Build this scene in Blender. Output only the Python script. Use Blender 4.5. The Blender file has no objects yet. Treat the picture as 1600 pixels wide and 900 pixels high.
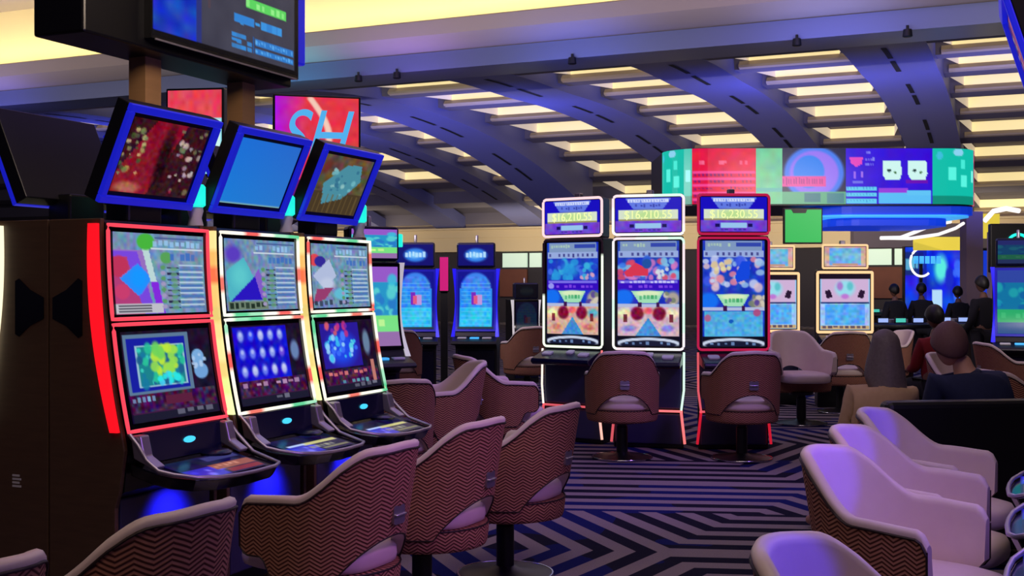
import bpy, bmesh, math, random
import numpy as np
from mathutils import Vector, Matrix
sc = bpy.context.scene
COL = sc.collection
F, H, HY = 1800.0, 1.45, 445.0          # lens in pixels of a 1600 px frame, eye height, horizon row
def X(px, Y): return (px - 800.0) / F * Y
def Z(py, Y): return H - (py - HY) / F * Y
U = (0.399, 0.917)                      # direction in which the machine banks and ceiling ribs run
A = (0.917, -0.399)                     # direction across them
def AU(a, d, z=0.0): return Vector((a * A[0] + d * U[0], a * A[1] + d * U[1], z))
ROT = math.radians(66.5)

# ------------------------------------------------------------------ colours and materials
def lin(c):
    c = np.asarray(c, dtype=float) / 255.0
    return np.where(c <= 0.04045, c / 12.92, ((c + 0.055) / 1.055) ** 2.4)
def L4(c): return tuple(float(v) for v in lin(c)) + (1.0,)
def mat(name, rgb, rough=0.5, metal=0.0, emit=None, es=1.0, spec=0.5, alpha=None):
    m = bpy.data.materials.new(name); m.use_nodes = True
    b = m.node_tree.nodes['Principled BSDF']
    b.inputs['Base Color'].default_value = L4(rgb)
    b.inputs['Roughness'].default_value = rough
    b.inputs['Metallic'].default_value = metal
    b.inputs['Specular IOR Level'].default_value = spec
    if emit is not None:
        b.inputs['Emission Color'].default_value = L4(emit)
        b.inputs['Emission Strength'].default_value = es
    return m
def mat_screen(name, es=1.0):
    m = bpy.data.materials.new(name); m.use_nodes = True
    nt = m.node_tree; b = nt.nodes['Principled BSDF']
    at = nt.nodes.new('ShaderNodeAttribute'); at.attribute_name = 'Col'
    b.inputs['Base Color'].default_value = (0.004, 0.004, 0.006, 1)
    b.inputs['Roughness'].default_value = 0.22
    b.inputs['Specular IOR Level'].default_value = 0.25
    nt.links.new(at.outputs['Color'], b.inputs['Emission Color'])
    b.inputs['Emission Strength'].default_value = es
    return m
def nd(nt, t, **kw):
    n = nt.nodes.new(t)
    for k, v in kw.items(): setattr(n, k, v)
    return n
def mth(nt, op, a, b=None, c=None):
    n = nt.nodes.new('ShaderNodeMath'); n.operation = op
    for i, v in enumerate((a, b, c)):
        if v is None: continue
        if isinstance(v, (int, float)): n.inputs[i].default_value = v
        else: nt.links.new(v, n.inputs[i])
    return n.outputs[0]
def mixc(nt, f, c0, c1):
    n = nt.nodes.new('ShaderNodeMix'); n.data_type = 'RGBA'
    nt.links.new(f, n.inputs[0]) if not isinstance(f, (int, float)) else setattr(n.inputs[0], 'default_value', f)
    for i, c in ((6, c0), (7, c1)):
        if isinstance(c, tuple): n.inputs[i].default_value = c
        else: nt.links.new(c, n.inputs[i])
    return n.outputs[2]
def noise(nt, vec, scale, detail=3.0):
    n = nt.nodes.new('ShaderNodeTexNoise'); n.inputs['Scale'].default_value = scale; n.inputs['Detail'].default_value = detail
    nt.links.new(vec, n.inputs['Vector']); return n.outputs['Fac']

def mat_carpet():
    m = mat('carpet', (60, 60, 90), 0.95, spec=0.1); nt = m.node_tree; b = nt.nodes['Principled BSDF']
    tc = nd(nt, 'ShaderNodeTexCoord'); sp = nd(nt, 'ShaderNodeSeparateXYZ')
    mp = nd(nt, 'ShaderNodeMapping'); mp.inputs['Location'].default_value = (-1.3, -5.2, 0); mp.inputs['Rotation'].default_value = (0, 0, math.radians(6))
    nt.links.new(tc.outputs['Object'], mp.inputs['Vector']); nt.links.new(mp.outputs[0], sp.inputs[0])
    x, y = sp.outputs[0], sp.outputs[1]
    yr = mth(nt, 'FLOOR', mth(nt, 'DIVIDE', y, 2.2))
    xs = mth(nt, 'ADD', x, mth(nt, 'MULTIPLY', yr, 1.15))
    xf = mth(nt, 'PINGPONG', xs, 2.0)
    yf = mth(nt, 'PINGPONG', y, 1.1)
    f = mth(nt, 'MAXIMUM', mth(nt, 'MULTIPLY', yf, 1.3), mth(nt, 'ADD', mth(nt, 'MULTIPLY_ADD', xf, 1.3, -0.8), mth(nt, 'MULTIPLY', yf, 0.67)))
    f = mth(nt, 'ADD', f, 4.0)
    s = mth(nt, 'FRACT', mth(nt, 'MULTIPLY', f, 3.3))
    st = mth(nt, 'GREATER_THAN', s, 0.5)
    pile = noise(nt, tc.outputs['Object'], 180.0, 2.0)
    blot = noise(nt, tc.outputs['Object'], 1.1, 1.0)
    navy = mixc(nt, mth(nt, 'GREATER_THAN', blot, 0.52), L4((22, 20, 42)), L4((18, 26, 92)))
    cream = mixc(nt, pile, L4((118, 108, 112)), L4((164, 150, 148)))
    nt.links.new(mixc(nt, st, navy, cream), b.inputs['Base Color'])
    bp = nd(nt, 'ShaderNodeBump'); bp.inputs['Strength'].default_value = 0.3; bp.inputs['Distance'].default_value = 0.01
    nt.links.new(pile, bp.inputs['Height']); nt.links.new(bp.outputs[0], b.inputs['Normal'])
    return m
def mat_herringbone():
    m = mat('herringbone_fabric', (120, 66, 44), 0.85, spec=0.2); nt = m.node_tree; b = nt.nodes['Principled BSDF']
    uv = nd(nt, 'ShaderNodeUVMap'); uv.uv_map = 'UVMap'; sp = nd(nt, 'ShaderNodeSeparateXYZ'); nt.links.new(uv.outputs[0], sp.inputs[0])
    u, v = sp.outputs[0], sp.outputs[1]
    zig = mth(nt, 'MULTIPLY', mth(nt, 'PINGPONG', u, 0.037), 0.62)
    s = mth(nt, 'FRACT', mth(nt, 'MULTIPLY', mth(nt, 'ADD', v, zig), 68.0))
    tri = mth(nt, 'MULTIPLY', mth(nt, 'PINGPONG', s, 0.5), 2.0)
    tri = mth(nt, 'SMOOTH_MIN', mth(nt, 'MULTIPLY', mth(nt, 'SUBTRACT', tri, 0.25), 2.4), 1.0, 0.2)
    n = noise(nt, uv.outputs[0], 60.0, 2.0)
    light = mixc(nt, n, L4((182, 122, 96)), L4((204, 148, 122)))
    nt.links.new(mixc(nt, tri, L4((88, 50, 42)), light), b.inputs['Base Color'])
    bp = nd(nt, 'ShaderNodeBump'); bp.inputs['Strength'].default_value = 0.35; bp.inputs['Distance'].default_value = 0.004
    nt.links.new(tri, bp.inputs['Height']); nt.links.new(bp.outputs[0], b.inputs['Normal'])
    return m
def mat_wood(name, c0, c1, rough=0.45):
    m = mat(name, c0, rough); nt = m.node_tree; b = nt.nodes['Principled BSDF']
    tc = nd(nt, 'ShaderNodeTexCoord'); mp = nd(nt, 'ShaderNodeMapping'); mp.inputs['Scale'].default_value = (3, 3, 26)
    nt.links.new(tc.outputs['Object'], mp.inputs['Vector'])
    n = noise(nt, mp.outputs[0], 2.2, 5.0)
    nt.links.new(mixc(nt, n, L4(c0), L4(c1)), b.inputs['Base Color']); return m
def mat_noise(name, c0, c1, scale, rough=0.7):
    m = mat(name, c0, rough); nt = m.node_tree; b = nt.nodes['Principled BSDF']
    tc = nd(nt, 'ShaderNodeTexCoord'); n = noise(nt, tc.outputs['Object'], scale, 4.0)
    nt.links.new(mixc(nt, n, L4(c0), L4(c1)), b.inputs['Base Color']); return m

M = dict(
    carpet=mat_carpet(), fabric=mat_herringbone(),
    vinyl=mat_noise('cream_vinyl', (226, 204, 196), (236, 216, 208), 14, 0.42),
    piping=mat('dark_piping', (40, 22, 20), 0.6),
    black=mat('black_metal', (12, 12, 16), 0.4), gloss=mat('black_gloss', (8, 8, 14), 0.12, spec=0.6),
    chrome=mat('chrome', (200, 200, 210), 0.18, 1.0), silver=mat('silver_trim', (176, 170, 186), 0.35, 0.8),
    wood=mat_wood('dark_walnut_veneer', (74, 54, 40), (100, 74, 54), 0.5), post=mat_wood('bronze_post', (166, 126, 84), (186, 142, 98), 0.4),
    blueframe=mat('blue_lit_frame', (20, 26, 150), 0.35, emit=(24, 30, 205), es=0.75),
    navy=mat('navy_panel', (14, 16, 52), 0.25), door=mat('dark_door_panel', (58, 58, 92), 0.35),
    cyan=mat('cyan_lamp', (40, 230, 210), 0.3, emit=(30, 240, 215), es=1.0),
    cyanlcd=mat('cyan_readout', (40, 200, 230), 0.3, emit=(70, 205, 240), es=1.1),
    white=mat('white_plastic', (214, 214, 224), 0.4),
    screen=mat_screen('lit_screen', 1.0), tube=mat_screen('led_tube', 1.25),
    cream=mat('cream_paint', (236, 222, 180), 0.8), soffit=mat('grey_soffit_paint', (168, 156, 154), 0.8),
    vault=mat('vault_paint', (118, 112, 122), 0.8), rib=mat('rib_paint', (112, 116, 170), 0.5), slot=mat('black_slot', (10, 10, 14), 0.8),
    band=mat('satin_metal_band', (132, 144, 186), 0.3, 0.6),
    cove=mat('cove_wash', (250, 238, 190), 0.6, emit=(250, 226, 150), es=0.82),  # emissive cream paints the hidden cove light's wash on the purlin face
    covew=mat('cove_end_wash', (240, 226, 206), 0.7, emit=(226, 206, 170), es=0.55),  # emission stands for the same wash on the slanted coffer ends
    beige=mat('beige_soffit', (206, 186, 148), 0.8), wallp=mat('dark_wall_paint', (44, 38, 46), 0.8),
    pane=mat('pale_lit_pane', (190, 210, 196), 0.5, emit=(172, 196, 178), es=0.8),
    brick=mat_noise('brown_panelling', (92, 46, 34), (112, 60, 44), 3.0),
    skin=mat_noise('skin', (196, 146, 124), (206, 156, 132), 20, 0.55), skind=mat('skin_dark', (120, 84, 68), 0.55),
    hairg=mat_noise('grey_brown_hair', (92, 82, 84), (124, 112, 110), 60, 0.6), hairk=mat('black_hair', (18, 15, 15), 0.5),
    shirtb=mat_noise('navy_cloth', (26, 34, 66), (34, 44, 82), 30, 0.85), shirty=mat_noise('ochre_cloth', (186, 152, 112), (200, 168, 128), 30, 0.85),
    shirtr=mat('red_cloth', (132, 20, 26), 0.85), shirtk=mat('black_cloth', (18, 18, 26), 0.85), trouser=mat('dark_trousers', (20, 20, 28), 0.85),
    leather=mat('black_leather', (14, 14, 18), 0.45), felt=mat('green_felt', (18, 78, 66), 0.9), feltb=mat('blue_felt', (30, 44, 96), 0.9),
    tablewood=mat_wood('table_rail', (34, 22, 20), (50, 34, 28)),
    pillar=mat('mauve_pillar', (142, 118, 128), 0.7), yellow=mat('yellow_glow', (226, 204, 60), 0.5, emit=(222, 200, 62), es=0.8),
    ledw=mat('white_led', (255, 250, 240), 0.4, emit=(250, 244, 236), es=1.1),
    bluelit=mat('blue_lit_canopy', (20, 70, 210), 0.4, emit=(14, 52, 200), es=0.7),
    cyanlit=mat('cyan_lit_trim', (60, 170, 240), 0.4, emit=(64, 170, 238), es=0.9),
    greensc=mat('green_screen', (30, 170, 70), 0.4, emit=(36, 168, 76), es=0.9),
    lettercy=mat('cyan_letter', (70, 160, 220), 0.4, emit=(78, 170, 226), es=1.0),
    lettery=mat('pale_gold_letter', (220, 230, 150), 0.4, emit=(226, 236, 160), es=1.1),
    letterk=mat('dark_letter', (30, 46, 40), 0.6),
    dkbox=mat('sign_housing', (10, 10, 14), 0.35),
)

# ------------------------------------------------------------------ mesh builder
class MB:
    def __init__(s): s.v = []; s.f = []; s.m = []; s.c = []; s.uv = {}
    def add(s, vs, fs, mi=0, cols=None):
        b = len(s.v); s.v += [tuple(v) for v in vs]
        s.c += list(cols) if cols is not None else [(0, 0, 0)] * len(vs)
        for f in fs: s.f.append(tuple(b + i for i in f)); s.m.append(mi)
        return b
    def box(s, x0, x1, y0, y1, z0, z1, mi=0):
        s.add([(x, y, z) for z in (z0, z1) for y in (y0, y1) for x in (x0, x1)],
              [(0, 2, 3, 1), (4, 5, 7, 6), (0, 1, 5, 4), (2, 6, 7, 3), (0, 4, 6, 2), (1, 3, 7, 5)], mi); return s
    def prism(s, poly, lo, hi, axis, mi=0):
        n = len(poly)
        def P(p, t):
            return (t, p[0], p[1]) if axis == 'x' else (p[0], t, p[1]) if axis == 'y' else (p[0], p[1], t)
        s.add([P(p, lo) for p in poly] + [P(p, hi) for p in poly],
              [tuple(range(n))[::-1], tuple(range(n, 2 * n))] + [(i, (i + 1) % n, n + (i + 1) % n, n + i) for i in range(n)], mi); return s
    def lathe(s, prof, cx=0, cy=0, n=24, mi=0):
        vs, fs, k = [], [], len(prof)
        for i in range(n):
            a = 2 * math.pi * i / n
            vs += [(cx + r * math.cos(a), cy + r * math.sin(a), z) for r, z in prof]
        for i in range(n):
            j = (i + 1) % n
            for q in range(k - 1): fs.append((i * k + q, j * k + q, j * k + q + 1, i * k + q + 1))
        fs.append(tuple(i * k for i in range(n))[::-1]); fs.append(tuple(i * k + k - 1 for i in range(n)))
        s.add(vs, fs, mi); return s
    def tube(s, path, r, n=8, closed=False, mi=0, cols=None):
        path = [Vector(p) for p in path]; k = len(path); vs, fs, cc = [], [], []
        for i, p in enumerate(path):
            a = path[(i - 1) % k] if closed or i > 0 else p
            b = path[(i + 1) % k] if closed or i < k - 1 else p
            t = (b - a).normalized()
            q = Vector((0, 0, 1)) if abs(t.z) < 0.9 else Vector((1, 0, 0))
            e1 = t.cross(q).normalized(); e2 = t.cross(e1).normalized()
            for j in range(n):
                an = 2 * math.pi * j / n
                vs.append(p + e1 * (r * math.cos(an)) + e2 * (r * math.sin(an)))
                cc.append(cols[i] if cols else (0, 0, 0))
        for i in range(k if closed else k - 1):
            i2 = (i + 1) % k
            for j in range(n): fs.append((i * n + j, i * n + (j + 1) % n, i2 * n + (j + 1) % n, i2 * n + j))
        if not closed: fs.append(tuple(range(n))[::-1]); fs.append(tuple((k - 1) * n + j for j in range(n)))
        s.add(vs, fs, mi, cc); return s
    def grid(s, fn, nu, nv, mi=0, cols=None):
        vs = [fn(i / (nu - 1), j / (nv - 1)) for j in range(nv) for i in range(nu)]
        fs = [(j * nu + i, (j + 1) * nu + i, (j + 1) * nu + i + 1, j * nu + i + 1) for j in range(nv - 1) for i in range(nu - 1)]
        s.add(vs, fs, mi, cols); return s
    def mesh(s, name, mats, smooth=None, col=False):
        me = bpy.data.meshes.new(name); me.from_pydata(s.v, [], s.f); me.update()
        for m in (mats if isinstance(mats, (list, tuple)) else [mats]): me.materials.append(m)
        if any(s.m): me.polygons.foreach_set('material_index', s.m)
        if col:
            at = me.attributes.new('Col', 'FLOAT_COLOR', 'POINT')
            arr = np.ones((len(s.v), 4), dtype=np.float32); arr[:, :3] = lin(np.array(s.c, dtype=float)); at.data.foreach_set('color', arr.ravel())
        if smooth is not None:
            me.polygons.foreach_set('use_smooth', [True] * len(me.polygons)); me.set_sharp_from_angle(angle=math.radians(smooth))
        return me
    def build(s, name, mats, parent=None, smooth=None, bevel=0, col=False, seg=2):
        return obj(name, s.mesh(name, mats, smooth, col), parent, bevel, seg)
def obj(name, me, parent=None, bevel=0, seg=2):
    o = bpy.data.objects.new(name, me); COL.objects.link(o)
    if parent is not None: o.parent = parent
    if bevel:
        b = o.modifiers.new('bevel', 'BEVEL'); b.width = bevel; b.segments = seg; b.limit_method = 'ANGLE'; b.angle_limit = math.radians(40)
    return o
def tag(o, label=None, cat=None, group=None, kind=None):
    for k, v in (('label', label), ('category', cat), ('group', group), ('kind', kind)):
        if v: o[k] = v
    return o
def thing(name, label, cat, loc=(0, 0, 0), rz=0.0, group=None):
    o = bpy.data.objects.new(name, None); COL.objects.link(o); o.empty_display_size = 0.1
    o.location = loc; o.rotation_euler = (0, 0, rz); return tag(o, label, cat, group)
def dup(root, loc, rz, label, group=None, scale=None):
    r = root.copy(); COL.objects.link(r); r.location = loc; r.rotation_euler = (0, 0, rz); r['label'] = label
    if group: r['group'] = group
    if scale: r.scale = (scale,) * 3
    for ch in list(root.children):
        c = ch.copy(); COL.objects.link(c); c.parent = r
        for g in list(ch.children):
            d = g.copy(); COL.objects.link(d); d.parent = c
    return r
def struct(name, mb, mats, smooth=None, **k):
    return tag(mb.build(name, mats, None, smooth, **k), kind='structure')
CACHE = {}
def cached(key, name, fn, parent, bevel=0):
    if key not in CACHE: CACHE[key] = fn()
    return obj(name, CACHE[key], parent, bevel)
def rrect(x0, x1, y0, y1, r, n=5):
    pts = []
    for cx, cy, a0 in ((x1 - r, y1 - r, 0), (x0 + r, y1 - r, 90), (x0 + r, y0 + r, 180), (x1 - r, y0 + r, 270)):
        for i in range(n + 1):
            a = math.radians(a0 + 90 * i / n); pts.append((cx + r * math.cos(a), cy + r * math.sin(a)))
    return pts
def densify(pts, step, closed=True):
    out = []; k = len(pts)
    for i in range(k if closed else k - 1):
        a, b = Vector(pts[i]), Vector(pts[(i + 1) % k]); n = max(1, int((b - a).length / step))
        for q in range(n): out.append(a.lerp(b, q / n))
    if not closed: out.append(Vector(pts[-1]))
    return out
def text(name, body, size, m, parent, loc, rot=(math.pi / 2, 0, 0), align='CENTER', shear=0.0, extrude=0.002, sx=1.0):
    cu = bpy.data.curves.new(name, 'FONT'); cu.body = body; cu.size = size; cu.align_x = align; cu.align_y = 'CENTER'; cu.extrude = extrude; cu.shear = shear
    t = bpy.data.objects.new(name, cu); COL.objects.link(t)
    me = bpy.data.meshes.new_from_object(t.evaluated_get(bpy.context.evaluated_depsgraph_get()))
    bpy.data.objects.remove(t); me.materials.clear(); me.materials.append(m)
    o = obj(name, me, parent); o.location = loc; o.rotation_euler = rot; o.scale = (sx, 1, 1); return o

# ------------------------------------------------------------------ pictures shown on the screens (painted into the screen meshes)
def cv(w, h, c):
    a = np.zeros((h, w, 3)); a[:] = c; return a
def R(a, x0, y0, x1, y1, c, al=1.0):
    h, w = a.shape[:2]; X0, X1, Y0, Y1 = int(round(x0 * w)), int(round(x1 * w)), int(round(y0 * h)), int(round(y1 * h))
    a[max(Y0, 0):max(Y1, Y0 + 1), max(X0, 0):max(X1, X0 + 1)] = a[max(Y0, 0):max(Y1, Y0 + 1), max(X0, 0):max(X1, X0 + 1)] * (1 - al) + np.array(c) * al
def E(a, cx, cy, rx, ry, c, al=1.0, soft=0.15):
    h, w = a.shape[:2]; yy, xx = np.mgrid[0:h, 0:w]
    d = np.sqrt((((xx + .5) / w - cx) / rx) ** 2 + (((yy + .5) / h - cy) / ry) ** 2)
    k = np.clip((1 - d) / soft, 0, 1)[..., None] * al; a[:] = a * (1 - k) + np.array(c) * k
def PG(a, pts, c, al=1.0):
    h, w = a.shape[:2]; yy, xx = np.mgrid[0:h, 0:w]; px, py = (xx + .5) / w, (yy + .5) / h; ins = np.zeros((h, w), bool); n = len(pts)
    for i in range(n):
        x0, y0 = pts[i]; x1, y1 = pts[(i + 1) % n]
        if y0 == y1: continue
        cr = ((y0 > py) != (y1 > py)) & (px < (x1 - x0) * (py - y0) / (y1 - y0) + x0); ins ^= cr
    k = ins[..., None] * al; a[:] = a * (1 - k) + np.array(c) * k
def NZ(a, seed, amp, cell=3, mono=False, box=(0, 0, 1, 1)):
    h, w = a.shape[:2]; rg = np.random.default_rng(seed); gh, gw = h // cell + 2, w // cell + 2
    g = rg.uniform(-1, 1, (gh, gw, 1 if mono else 3)); yy = np.arange(h) / cell; xx = np.arange(w) / cell
    y0 = yy.astype(int); x0 = xx.astype(int); fy = (yy - y0)[:, None, None]; fx = (xx - x0)[None, :, None]
    n = (g[y0][:, x0] * (1 - fy) * (1 - fx) + g[y0 + 1][:, x0] * fy * (1 - fx) + g[y0][:, x0 + 1] * (1 - fy) * fx + g[y0 + 1][:, x0 + 1] * fy * fx)
    X0, Y0, X1, Y1 = int(box[0] * w), int(box[1] * h), int(box[2] * w), int(box[3] * h)
    a[Y0:Y1, X0:X1] = np.clip(a[Y0:Y1, X0:X1] + n[Y0:Y1, X0:X1] * amp, 0, 255)
def GL(a, x0, y0, x1, y1, c, n, seed, fill=0.7):
    rg = random.Random(seed); w = (x1 - x0) / n
    for i in range(n):
        if rg.random() < 0.12: continue
        yy = y0 + (y1 - y0) * rg.uniform(0, .2); R(a, x0 + i * w, yy, x0 + (i + fill) * w, y1 - (y1 - y0) * rg.uniform(0, .2), c, rg.uniform(.7, 1))
def BL(a, seed, n, box, cols, r0, r1, al=0.9):
    rg = random.Random(seed); asp = a.shape[1] / a.shape[0]
    for _ in range(n):
        r = rg.uniform(r0, r1); E(a, rg.uniform(box[0], box[2]), rg.uniform(box[1], box[3]), r, r * asp * rg.uniform(.7, 1.3), rg.choice(cols), al, 0.35)

def art_paytable(k):
    a = cv(96, 60, (112, 142, 178)); NZ(a, 10 + k, 26, 3)
    if k == 0:
        R(a, 0, .22, .36, 1, (150, 110, 190)); PG(a, [(0, .24), (.25, .24), (.42, 1), (0, 1)], (120, 70, 220))
        PG(a, [(0, .3), (.14, .3), (.3, 1), (0, 1)], (176, 60, 120)); E(a, .06, .42, .1, .14, (190, 50, 90)); E(a, .08, .72, .08, .1, (200, 60, 110))
        PG(a, [(.06, .56), (.25, .38), (.4, .56), (.25, .78)], (40, 140, 250)); E(a, .25, .56, .11, .16, (20, 150, 255), 1, .5)
        PG(a, [(.3, .2), (.37, .2), (.52, 1), (.46, 1)], (186, 214, 214)); PG(a, [(.38, .6), (.46, .6), (.52, 1), (.44, 1)], (130, 40, 220))
        R(a, 0, .86, .5, .98, (190, 190, 200)); 
        for q in range(3): R(a, .03, .88 + q * .035, .38, .895 + q * .035, (24, 20, 50))
        E(a, .34, .11, .1, .11, (70, 180, 60)); E(a, .56, .3, .07, .08, (86, 160, 86))
    elif k == 1:
        E(a, .12, .22, .14, .16, (90, 60, 190), 1, .5); PG(a, [(.02, .45), (.26, .26), (.38, .52), (.3, .74), (.04, .88)], (78, 180, 196)); E(a, .2, .52, .16, .24, (96, 204, 206), .8, .7)
        PG(a, [(.06, .86), (.42, .5), (.54, .84)], (40, 20, 190)); PG(a, [(.4, .5), (.46, .4), (.56, .84), (.48, .84)], (130, 90, 200))
        R(a, .02, .86, .56, .98, (110, 130, 110)); GL(a, .04, .88, .54, .97, (24, 40, 30), 7, 3)
    else:
        E(a, .06, .26, .1, .1, (220, 70, 80)); E(a, .15, .28, .1, .09, (50, 40, 150)); PG(a, [(.02, .5), (.3, .24), (.42, .5), (.2, .7)], (176, 188, 220)); E(a, .26, .62, .16, .12, (190, 200, 226), 1, .5)
        PG(a, [(.0, .92), (.08, .7), (.36, .68), (.2, .86)], (150, 60, 110)); E(a, .5, .78, .17, .11, (96, 186, 210), 1, .3); GL(a, .02, .87, .6, .96, (50, 60, 80), 7, 5)
    R(a, .44, .05, .98, .07, (60, 80, 140)); GL(a, .42, .08, .97, .17, (150, 196, 236), 9, k); R(a, .4, .19, .98, .2, (210, 225, 235))
    GL(a, .6, .24, .97, .34, (60, 110, 190), 6, 9 + k)
    for q in range(8):
        y = .42 + q * .07; R(a, .56, y, .7, y + .02, (38, 38, 74)); R(a, .7, y - .03, .98, y - .018, (186, 210, 230)); R(a, .71, y + .005, .97, y + .03, (74, 116, 180)); E(a, .52, y, .03, .03, (160, 150, 190) if q % 2 else (90, 150, 100)); E(a, .64, y + .02, .04, .03, (96, 156, 116), .8)
    return a
def art_reels(k):
    a = cv(96, 72, (26, 14, 40)); NZ(a, 20 + k, 14, 4)
    R(a, .02, .7, .98, .98, (64, 24, 66)); NZ(a, 30 + k, 40, 3, False, (.02, .7, .98, .9)); R(a, .02, .9, .98, .98, (26, 26, 46)); GL(a, .5, .9, .95, .96, (110, 110, 130), 4, k)
    if k == 0:
        R(a, .02, .04, .74, .7, (90, 120, 150)); R(a, .05, .08, .7, .66, (20, 30, 160)); R(a, .14, .16, .68, .62, (150, 190, 210)); R(a, .16, .18, .66, .61, (26, 130, 140))
        BL(a, 4, 60, (.17, .2, .65, .6), [(40, 190, 150), (20, 120, 160), (60, 210, 190), (30, 90, 140)], .02, .05); BL(a, 5, 26, (.32, .2, .58, .48), [(190, 230, 60), (150, 220, 80), (110, 210, 90)], .03, .06); BL(a, 6, 14, (.3, .5, .6, .6), [(40, 230, 230), (70, 200, 240)], .02, .04)
        E(a, .83, .34, .08, .1, (120, 170, 220)); E(a, .85, .5, .09, .1, (110, 160, 215)); BL(a, 7, 10, (.76, .26, .92, .56), [(170, 200, 235)], .02, .03); GL(a, .04, .72, .3, .78, (120, 170, 210), 5, 2); R(a, .4, .74, .7, .84, (90, 30, 60))
    elif k == 1:
        R(a, .02, .03, .78, .7, (18, 18, 200)); NZ(a, 3, 24, 4, False, (.02, .03, .78, .7)); rg = random.Random(8)
        for r in range(3):
            for c in range(5):
                cc = rg.choice([(110, 130, 240), (150, 170, 240), (60, 90, 250), (190, 200, 240), (120, 80, 220)]); E(a, .12 + c * .14, .14 + r * .22, .055, .09, cc, .9, .5); E(a, .12 + c * .14, .12 + r * .22, .03, .04, (210, 220, 250), .6, .6)
        E(a, .88, .36, .08, .16, (110, 140, 190), .9, .4); GL(a, .06, .72, .9, .78, (190, 150, 190), 9, 4)
    else:
        R(a, .04, .04, .72, .66, (40, 24, 150)); E(a, .38, .4, .34, .3, (30, 70, 230), 1, .5); BL(a, 9, 34, (.1, .22, .66, .55), [(60, 190, 240), (90, 220, 230), (60, 110, 250), (150, 210, 250)], .02, .055); BL(a, 10, 14, (.06, .06, .5, .2), [(190, 50, 130), (120, 40, 170), (210, 90, 110)], .02, .05)
        E(a, .84, .34, .08, .22, (110, 140, 170), .9, .4); GL(a, .08, .72, .8, .78, (220, 120, 120), 8, 5); GL(a, .3, .84, .8, .9, (90, 170, 180), 6, 6); R(a, .86, .6, .93, .9, (190, 120, 110))
    return a
def art_topper(k):
    if k == 0:
        a = cv(64, 56, (52, 16, 26)); PG(a, [(.3, 0), (.7, 0), (.45, 1), (0, 1), (0, .75)], (130, 18, 38)); E(a, .52, .5, .1, .6, (24, 8, 14), .9, .6)
        BL(a, 3, 26, (0, .05, .25, .8), [(120, 130, 80), (160, 140, 90), (70, 80, 50), (190, 170, 120)], .015, .04); BL(a, 4, 30, (.66, .05, .98, .95), [(150, 130, 140), (190, 170, 170), (110, 110, 80), (140, 40, 70)], .02, .05); E(a, .2, .92, .2, .1, (180, 120, 90), .8, .5); NZ(a, 5, 18, 2)
    elif k == 1:
        a = cv(40, 32, (26, 104, 214)); h, w = a.shape[:2]; yy, xx = np.mgrid[0:h, 0:w]; a += (np.stack([xx / w * 14, (1 - xx / w) * 6 + yy / h * 14, -xx / w * 12], -1)); R(a, 0, .97, 1, 1, (130, 180, 170))
    else:
        a = cv(56, 56, (92, 74, 48)); NZ(a, 6, 26, 4); R(a, 0, .62, 1, 1, (70, 56, 34)); PG(a, [(.14, .5), (.5, .14), (.78, .12), (.86, .4), (.6, .72), (.24, .84)], (72, 140, 158)); BL(a, 7, 22, (.24, .2, .76, .7), [(110, 180, 190), (50, 110, 140), (140, 190, 190)], .02, .06); E(a, .1, .2, .12, .16, (110, 40, 40), .8, .6)
        for q in range(9): R(a, .1 + q * .1, .66, .12 + q * .1, .98, (110, 90, 50), .6)
    return a
def art_prize():
    a = cv(72, 42, (24, 14, 190)); PG(a, [(.16, .03), (.84, .03), (.72, .34), (.28, .34)], (96, 120, 226)); R(a, .2, .05, .8, .15, (206, 216, 250)); GL(a, .22, .06, .78, .14, (120, 140, 230), 14, 3, .4); GL(a, .3, .19, .7, .28, (50, 60, 160), 9, 4)
    R(a, .05, .36, .95, .66, (214, 226, 204)); E(a, .5, .5, .42, .2, (188, 222, 150), 1, .7); R(a, .05, .62, .95, .67, (150, 140, 90)); R(a, 0, .67, 1, 1, (110, 66, 206)); NZ(a, 4, 22, 4, False, (0, .67, 1, 1)); R(a, .3, .74, .7, .88, (150, 196, 236)); R(a, .22, .75, .29, .85, (24, 16, 90)); R(a, .71, .75, .78, .85, (24, 16, 90)); GL(a, .3, .9, .7, .96, (60, 50, 150), 6, 7)
    return a
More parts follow.
